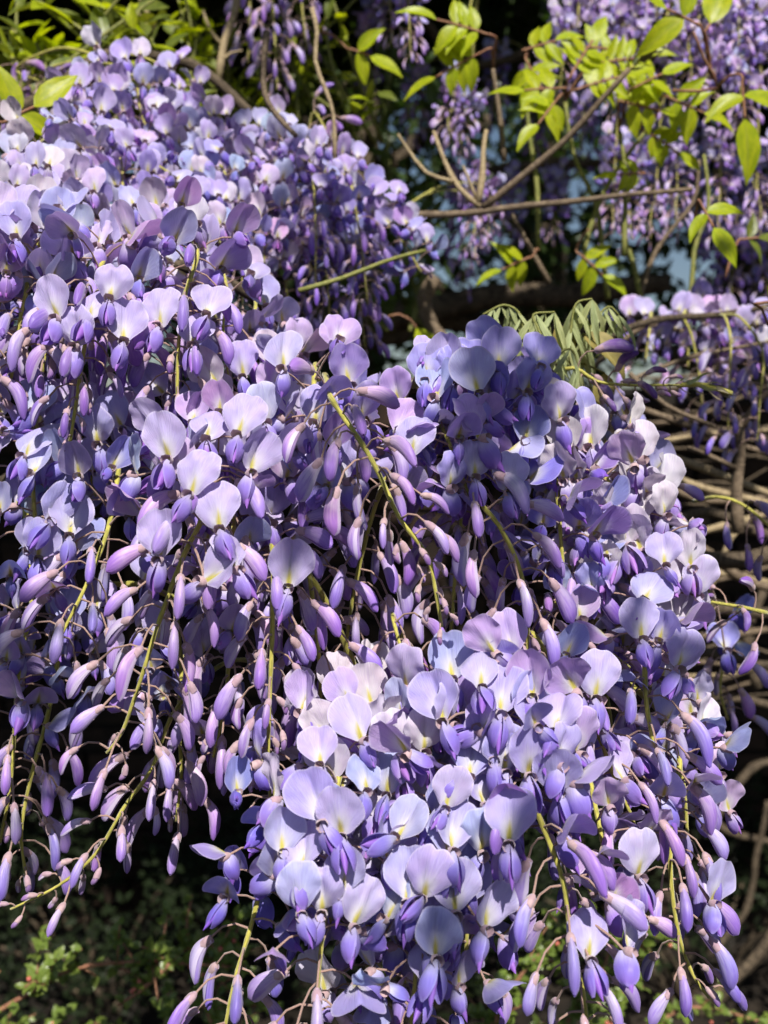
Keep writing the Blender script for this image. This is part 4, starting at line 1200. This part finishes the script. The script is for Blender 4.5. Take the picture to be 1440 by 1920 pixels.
for i, (x0, y0, x1, y1, d) in enumerate([(470, -40, 465, 120, .95), (510, -30, 520, 170, .93), (560, -40, 575, 90, 1.0), (590, 210, 640, 290, .80), (30, 130, 190, 195, .80), (0, 200, 60, 160, .82)]):
    rac([(x0, y0, d), (lerp(x0, x1, .5), lerp(y0, y1, .5), d - .01), (x1, y1, d - .01)], d, ['thin dusky budded raceme beside the pale cream upright stem', 'thin dusky budded raceme over the dark curved twig', 'thin dusky budded raceme beside the top of the pale jointed twig', 'small budded raceme touching the lower end of the pale jointed twig', 'thin raceme of pink buds slanting to the chip of blue sky', 'thin raceme of pink buds beside the bright green leaf cluster'][i], 'thin budded racemes behind the upper mass', hook=i > 2, seed=480 + i, detail=False, opens=0.02, half=.05, big=.8, hue=FRESH, budhue=(.38, .24, .5), gap=.0046, r0=.0013)

# ------------------------------------------------------------------ grey bud spikes (racemes not yet open)
def spike(pl, d, label, seed, r0=.0015, w=.006):
    r = random.Random(seed)
    pts = spline([at(p[0], p[1], p[2] if len(p) > 2 else d) for p in pl], .003)
    O = pts[0]
    root = thing('wisteria_bud_spike', O, label, 'bud spike')
    mb = MB(); mb.tube([p - O for p in pts], [r0] * len(pts), 6)
    link('stem', mb.mesh('spike_stem', [M['rachis']]), root)
    n = len(pts)
    for i in range(n * 2):
        k = min(n - 2, i // 2)
        ax = (pts[k + 1] - pts[k]).normalized()
        a = i * 2.4
        e1 = ax.cross(Vector((0.1, 1, 0.3))).normalized(); e2 = ax.cross(e1)
        rad = e1 * math.cos(a) + e2 * math.sin(a)
        t = i / (n * 2)
        m = Matrix.Translation(pts[k] - O) @ frame(ax * lerp(0.6, 1.0, t) + rad * lerp(0.9, 0.35, t), rad) @ Matrix.Scale(w * 1.9 * math.sin(math.pi * (0.25 + 0.7 * t)) * r.uniform(.8, 1.2), 4)
        link('bract', leaf('silver' if r.random() < .3 else 'bractl', 'narrow', r.randrange(5)), root, m)


M['bractl'] = m_leaf('grey_bract_leaf', (0.15, 0.135, 0.09), (0.27, 0.23, 0.15), 0.15, (1, 1, 0.8), 0.6, (0.3, 0.27, 0.2), 0.2)
spike([(1270, 722), (1320, 722), (1372, 738)], .51, 'grey scaly bud spike pointing away from the drooping young leaves', 1)
spike([(1180, 130), (1215, 98), (1255, 58)], .76, 'grey-green scaly bud spike at the end of the slanting twig', 2, w=.009)
rac([(1075, 690), (1120, 715), (1180, 722), (1240, 722), (1275, 722)], .505, 'level raceme of dark purple buds leading to the grey bud spike', seed=500, opens=0, half=0, big=.5, budhue=(.2, .09, .3), gap=.0040, r0=.0013, start=.02)

# ------------------------------------------------------------------ drooping young wisteria leaves
def young_leaf(pl, d, label, seed, n=7, size=.022, mat='silver', group=None):
    r = random.Random(seed)
    pts = spline([at(p[0], p[1], p[2] if len(p) > 2 else d) for p in pl], .002)
    O = pts[0]
    root = thing('young_wisteria_leaf', O, label, 'leaf', group)
    mb = MB(); mb.tube([p - O for p in pts], [lerp(.0009, .0005, k / len(pts)) for k in range(len(pts))], 6)
    link('stalk', mb.mesh('leaf_stalk', [M['greentwig']]), root)
    for i in range(n):
        k = int(lerp(len(pts) * .25, len(pts) - 1, i / max(1, n - 1)))
        for s in (-1, 1):
            dd = Vector((s * r.uniform(.15, .75), r.uniform(-.4, .4), -1))
            put_leaf(root, O, pts[k], dd, Vector((s * .3, -1, .3)), size * r.uniform(.75, 1.25), mat, 'thread', r, 'leaflet')
    put_leaf(root, O, pts[-1], Vector((r.uniform(-.3, .3), -.1, -1)), Vector((0, -1, .2)), size * 1.1, mat, 'thread', r, 'leaflet')


young_leaf([(985, 640), (975, 590), (945, 572), (905, 590)], .52, 'silvery young wisteria leaf drooping with its leaflets in a fringe before the dark trunk', 1)
young_leaf([(1030, 670), (1010, 620), (1000, 590), (1040, 585)], .50, 'silvery young wisteria leaf standing tallest out of the bluish flower heads', 2, size=.026)
young_leaf([(1060, 690), (1070, 620), (1080, 570), (1110, 560)], .52, 'silvery young wisteria leaf hanging its leaflets beside the bronze blades', 3, size=.028)
young_leaf([(1075, 680), (1110, 610), (1140, 575), (1160, 590)], .54, 'silvery young wisteria leaf hanging over the bright pink-lilac bunch', 4, size=.026)
young_leaf([(1030, 680), (1060, 655), (1075, 660), (1082, 685)], .47, 'small silvery young leaf hanging against the bluish petals', 5, n=3, size=.020)
for i, (x, y, dx, dy, s) in enumerate([(1050, 610, 15, 80, .030), (1095, 625, 70, 45, .034), (1135, 700, -10, 90, .026)]):
    r_ = random.Random(i + 3)
    O = at(x, y, .53)
    root = thing('bronze_young_leaf', O, ['bronze-green young leaf blade behind the tallest silvery leaf', 'bronze-green young leaf blade pointing at the pink-lilac bunch', 'bronze-green young leaf blade hanging over the dark purple level buds'][i], 'leaf', 'bronze young leaf blades')
    put_leaf(root, O, O, at(x + dx, y + dy, .52) - O, Vector((.2, -1, .5)), s, 'bronze', 'broad', r_, 'blade')
    mb = MB(); q = at(1060, 690, .53) - O
    mb.tube([q, q * .5 + Vector((0, .004, .004)), Vector((0, 0, 0))], [.0008, .0007, .0005], 5)
    link('stalk', mb.mesh('leaf_stalk', [M['greentwig']]), root)

# ------------------------------------------------------------------ yellow-green rose leaves
def rose_leaf(x, y, ang, d, n, size, label, seed, group='yellow-green rose leaves', mat='yleaf', stem_to=None, kindl='broad'):
    """One compound leaf: stalk from stem_to to (x, y), leaflets in pairs along it."""
    r = random.Random(seed)
    O = at(x, y, d)
    root = thing('rose_leaf', O, label, 'leaf', group)
    ex = at(x + math.cos(R(ang)) * 100, y - math.sin(R(ang)) * 100, d + r.uniform(-.01, .01)) - O
    ex = ex.normalized()
    side = Vector((-ex.z, r.uniform(-.3, .3), ex.x)).normalized()
    nrm = Vector((r.uniform(-.4, .4), -1, r.uniform(.5, 1.2)))
    L = size * (0.55 * n + 0.2)
    pts = [O + ex * L * k / 6 - Vector((0, 0, 1)) * (.06 * L * (k / 6) ** 2) for k in range(7)]
    mb = MB()
    tail = [at(*stem_to) - O, (at(*stem_to) - O) * .5 + Vector((0, 0, .004))] if stem_to else []
    sp = spline(tail + [p - O for p in pts], .006)
    mb.tube(sp, [.0010] * len(sp), 6)
    link('stalk', mb.mesh('leaf_stalk', [M['redtwig']]), root)
    for k in range(n):
        p = pts[int(2 + 4 * k / max(1, n))] if n > 1 else pts[3]
        for s in (-1, 1):
            put_leaf(root, O, p, ex * r.uniform(.3, .6) + side * s, nrm + side * s * r.uniform(-.3, .3), size * r.uniform(.85, 1.15), mat, kindl, r, 'leaflet')
    put_leaf(root, O, pts[-1], ex + side * r.uniform(-.2, .2), nrm, size * 1.2, mat, kindl, r, 'leaflet')


RL = [(930, 70, 160, .82, 2, .036, (925, 130, .86)), (920, 90, 205, .82, 2, .034, (925, 130, .86)), (980, 95, 20, .83, 1, .030, (990, 110, .88)), (985, 110, -60, .83, 1, .032, (990, 110, .88)), (1065, 150, 60, .80, 2, .030, (1060, 190, .86)),
      (1060, 165, 180, .80, 1, .032, (1060, 190, .86)), (1075, 170, 20, .80, 2, .030, (1060, 190, .86)), (1050, 180, 230, .80, 1, .030, (1060, 190, .86)), (1110, 120, 10, .84, 2, .030, (1060, 190, .86)), (1160, 95, 170, .84, 1, .028, (1180, 160, .86)),
      (1180, 170, 30, .82, 1, .030, (1160, 250, .86)), (1200, 240, -30, .84, 2, .026, (1230, 220, .86)), (1160, 190, -10, .83, 1, .034, (1160, 250, .86)), (1245, 180, -20, .82, 1, .034, (1230, 220, .86)), (1200, 215, 100, .84, 1, .024, (1230, 220, .86)),
      (1210, 325, 180, .82, 1, .022, (1180, 330, .86)), (1000, 480, 200, .86, 1, .03, (1010, 470, .86)), (1080, 470, -40, .86, 1, .03, (1105, 430, .88))]
for i, (x, y, a, d, n, s, st) in enumerate(RL):
    rose_leaf(x, y, a, d, n + 1, s * .78, LABELS_ROSE[i], 700 + i, stem_to=st)
rose_leaf(1315, 50, 150, .74, 1, .040, 'bright pointed rose leaf pair on a red stalk before the far pale racemes', 730, None, stem_to=(1330, 140, .76))
rose_leaf(1322, 60, 60, .74, 0, .040, 'single upright bright rose leaflet on the red stalk', 731, None, stem_to=(1335, 150, .76))
rose_leaf(1390, 140, -85, .74, 1, .040, 'drooping oval rose leaf with dark veins hanging from the red stalk', 732, None, stem_to=(1345, 165, .76))
rose_leaf(1310, 375, -60, .66, 1, .026, 'small fresh three-part rose leaf alone at the end of the level cane', 733, None, stem_to=(1300, 430, .68))
rose_leaf(1385, 450, 10, .80, 1, .022, 'small dull olive rose leaf below the three-part leaf', 734, None, mat='mleaf', stem_to=(1360, 520, .8))
rose_leaf(770, 600, -50, .9, 0, .04, 'single lime leaf hanging left of the bent pale brown stem'.replace(' left of', ' beside'), 735, None, stem_to=(725, 595, .9))
rose_leaf(650, 90, -15, .92, 1, .030, 'yellow-green rose leaf beside the pale jointed twig', 736, None, stem_to=(600, 60, .92))
rose_leaf(1415, 570, 10, .62, 1, .026, 'fresh green leaf over the short pink-lilac racemes', 737, None, stem_to=(1440, 610, .64))
rose_leaf(5, 230, 30, .62, 1, .030, 'bright green leaf cluster poking out beside the glaring white flowers', 738, None, stem_to=(-40, 250, .64))
bpx([(1260, 170, .76), (1345, 165, .76), (1320, 110, .75), (1300, 60, .74)], .75, .0012, .0010, 'red stalk carrying the bright rose leaves before the far pale racemes', mat='redtwig', seed=150, knots=.04)

# ------------------------------------------------------------------ dull green shrub top, behind the upper mass
def shrub(px0, px1, py0, py1, d0, d1, n, size, mat, label, seed, stems, kindl='broad', name='leafy_shrub'):
    r = random.Random(seed)
    O = at((px0 + px1) / 2, py1, (d0 + d1) / 2)
    root = thing(name, O, label, 'shrub')
    mb = MB()
    tips = []
    for _ in range(stems):
        e = at(r.uniform(px0, px1), r.uniform(py0, py1), r.uniform(d0, d1))
        s = at(r.uniform(px0, px1), py1 + 60, r.uniform(d0, d1))
        sp = spline([s, s.lerp(e, .5) + Vector((r.uniform(-.02, .02), r.uniform(-.02, .02), 0)), e], .02)
        mb.tube([p - O for p in sp], [lerp(.0025, .0010, k / len(sp)) for k in range(len(sp))], 5)
        tips.append(sp)
    link('stem', mb.mesh('shrub_stem', [M['greentwig']]), root)
    for i in range(n):
        sp = r.choice(tips)
        p = sp[int(len(sp) * (r.random() ** .6) * .999)]
        put_leaf(root, O, p, Vector((r.gauss(0, 1), r.gauss(-.3, .7), r.gauss(0, .8))), Vector((r.gauss(0, .4), -.5, 1)), size * r.uniform(.7, 1.3), mat if r.random() > .38 or mat == 'olive' else 'yleaf', kindl, r)


shrub(-40, 420, -60, 190, .80, 1.0, 300, .030, 'mleaf', 'dull green leafy shrub showing above the bright lilac mass', 41, 40)
shrub(360, 720, -60, 210, .95, 1.15, 220, .024, 'mleaf', 'sparse green shrub behind the thin dusky budded racemes', 42, 22)
shrub(640, 830, 20, 560, 1.25, 1.6, 210, .034, 'olive', 'dark green bush in the gap between the upper mass and the forked twigs', 43, 20)

# ------------------------------------------------------------------ low evergreen bushes that hide the soil
def low_bush(x, y, h, w, label, seed):
    r = random.Random(seed)
    root = thing('low_evergreen_bush', (x, y, 0), label, 'bush', 'low evergreen bushes')
    mb = MB()
    blobs = []
    for _ in range(14):
        e = Vector((r.uniform(-w, w), r.uniform(-.25, .25), h * r.uniform(.45, .9)))
        sp = spline([Vector((r.uniform(-.05, .05), 0, -.02)), e * .5 + Vector((0, 0, .05)), e], .06)
        mb.tube(sp, [lerp(.008, .003, k / len(sp)) for k in range(len(sp))], 6)
        blobs.append((e, r.uniform(.10, .2)))
    link('stem', mb.mesh('bush_stem', [M['bark']]), root)
    mc = MB()
    leaf_cloud(mc, blobs, 3200, .030, r)
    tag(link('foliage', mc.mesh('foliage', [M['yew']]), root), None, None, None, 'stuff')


low_bush(-.72, 2.42, .50, .5, 'low dark evergreen bush under the curving raceme tip', 1)
low_bush(.05, 2.42, .48, .5, 'low dark evergreen bush behind the low bunch', 2)
low_bush(.80, 2.42, .52, .5, 'low dark evergreen bush under the dry tangle', 3)

# ------------------------------------------------------------------ small-leaved shrubs low in the shade
def arching_spray(pl, d, n, label, seed, size=.0095, berries=6):
    r = random.Random(seed)
    pts = spline([at(p[0], p[1], p[2] if len(p) > 2 else d) for p in pl], .006)
    O = pts[0]
    root = thing('cotoneaster_spray', O, label, 'shrub')
    mb = MB(); mb.tube([p - O for p in pts], [lerp(.0022, .0010, k / len(pts)) for k in range(len(pts))], 6)
    side = []
    for _ in range(max(4, n // 12)):
        k = r.randrange(len(pts))
        e = pts[k] + Vector((r.uniform(-.03, .03), r.uniform(-.03, .03), r.uniform(-.02, .035)))
        sp = spline([pts[k], pts[k].lerp(e, .5) + Vector((0, 0, .004)), e], .005)
        mb.tube([p - O for p in sp], [.0007] * len(sp), 5)
        side += sp
    link('stem', mb.mesh('spray_stem', [M['redtwig']]), root)
    allp = pts + side * 2
    for _ in range(n):
        p = r.choice(allp)
        dd = Vector((r.gauss(0, 1), r.gauss(-.3, .8), r.gauss(.3, .7)))
        put_leaf(root, O, p, dd, Vector((r.gauss(0, .3), -.6, 1)), size * r.uniform(.7, 1.35), 'cleaf', 'round', r)
    if berries:
        bm = MB()
        bm.grid(lambda a, b: (Vector((math.sin(math.pi * b) * math.cos(6.2832 * a), math.sin(math.pi * b) * math.sin(6.2832 * a), -math.cos(math.pi * b))) * .0019, (a, b), 0), 8, 5, closed=True)
        me = bm.mesh('berry', [M['berry']])
        for _ in range(berries):
            link('berry', me, root, Matrix.Translation(r.choice(allp) - O + Vector((r.uniform(-.004, .004), -.003, r.uniform(-.003, .004)))))


arching_spray([(-60, 1930, .78), (40, 1870, .78), (130, 1820, .78), (220, 1805, .78), (320, 1805, .78), (460, 1815, .80)], .78, 230, 'arching spray of tiny glossy leaves and a few pink buds over the dark ground', 51, berries=9)
arching_spray([(330, 1790, .78), (300, 1825, .77), (260, 1860, .77), (220, 1885, .77)], .77, 60, 'short drooping side spray of tiny leaves under the arching spray', 52, berries=3)
arching_spray([(400, 1930, .86), (370, 1830, .86), (350, 1740, .86), (360, 1680, .87)], .86, 110, 'upright spray of tiny leaves beside the blue-violet low racemes', 53, berries=4)
arching_spray([(300, 1960, .90), (350, 1900, .9), (420, 1880, .9), (520, 1890, .9)], .9, 110, 'dim low spray of tiny leaves beneath the upright spray', 54, berries=2)
arching_spray([(900, 1960, .82), (950, 1870, .82), (1000, 1800, .82), (1060, 1760, .84)], .82, 200, 'spray of tiny leaves with pink buds behind the lowest open lilac flower', 55, berries=8)
arching_spray([(1120, 1960, .90), (1160, 1880, .9), (1200, 1790, .9), (1190, 1700, .9)], .9, 200, 'spray of tiny leaves behind the lowest dark violet buds', 56, berries=6)
arching_spray([(1210, 1960, .95), (1260, 1900, .95), (1330, 1890, .95), (1440, 1920, .95)], .95, 150, 'dim spray of tiny leaves round the pale dry root', 57, berries=3)
arching_spray([(1000, 1960, .95), (1080, 1900, .95), (1130, 1820, .95), (1150, 1740, .97)], .95, 200, 'dim spray of tiny leaves deep behind the long blue-budded raceme', 58, berries=4)
arching_spray([(-30, 1960, .95), (80, 1935, .95), (200, 1925, .95), (330, 1940, .95)], .95, 120, 'dim ground-hugging spray of tiny leaves below the arching spray', 59, berries=1)
print('STAT', STAT, 'objects', len(bpy.data.objects))
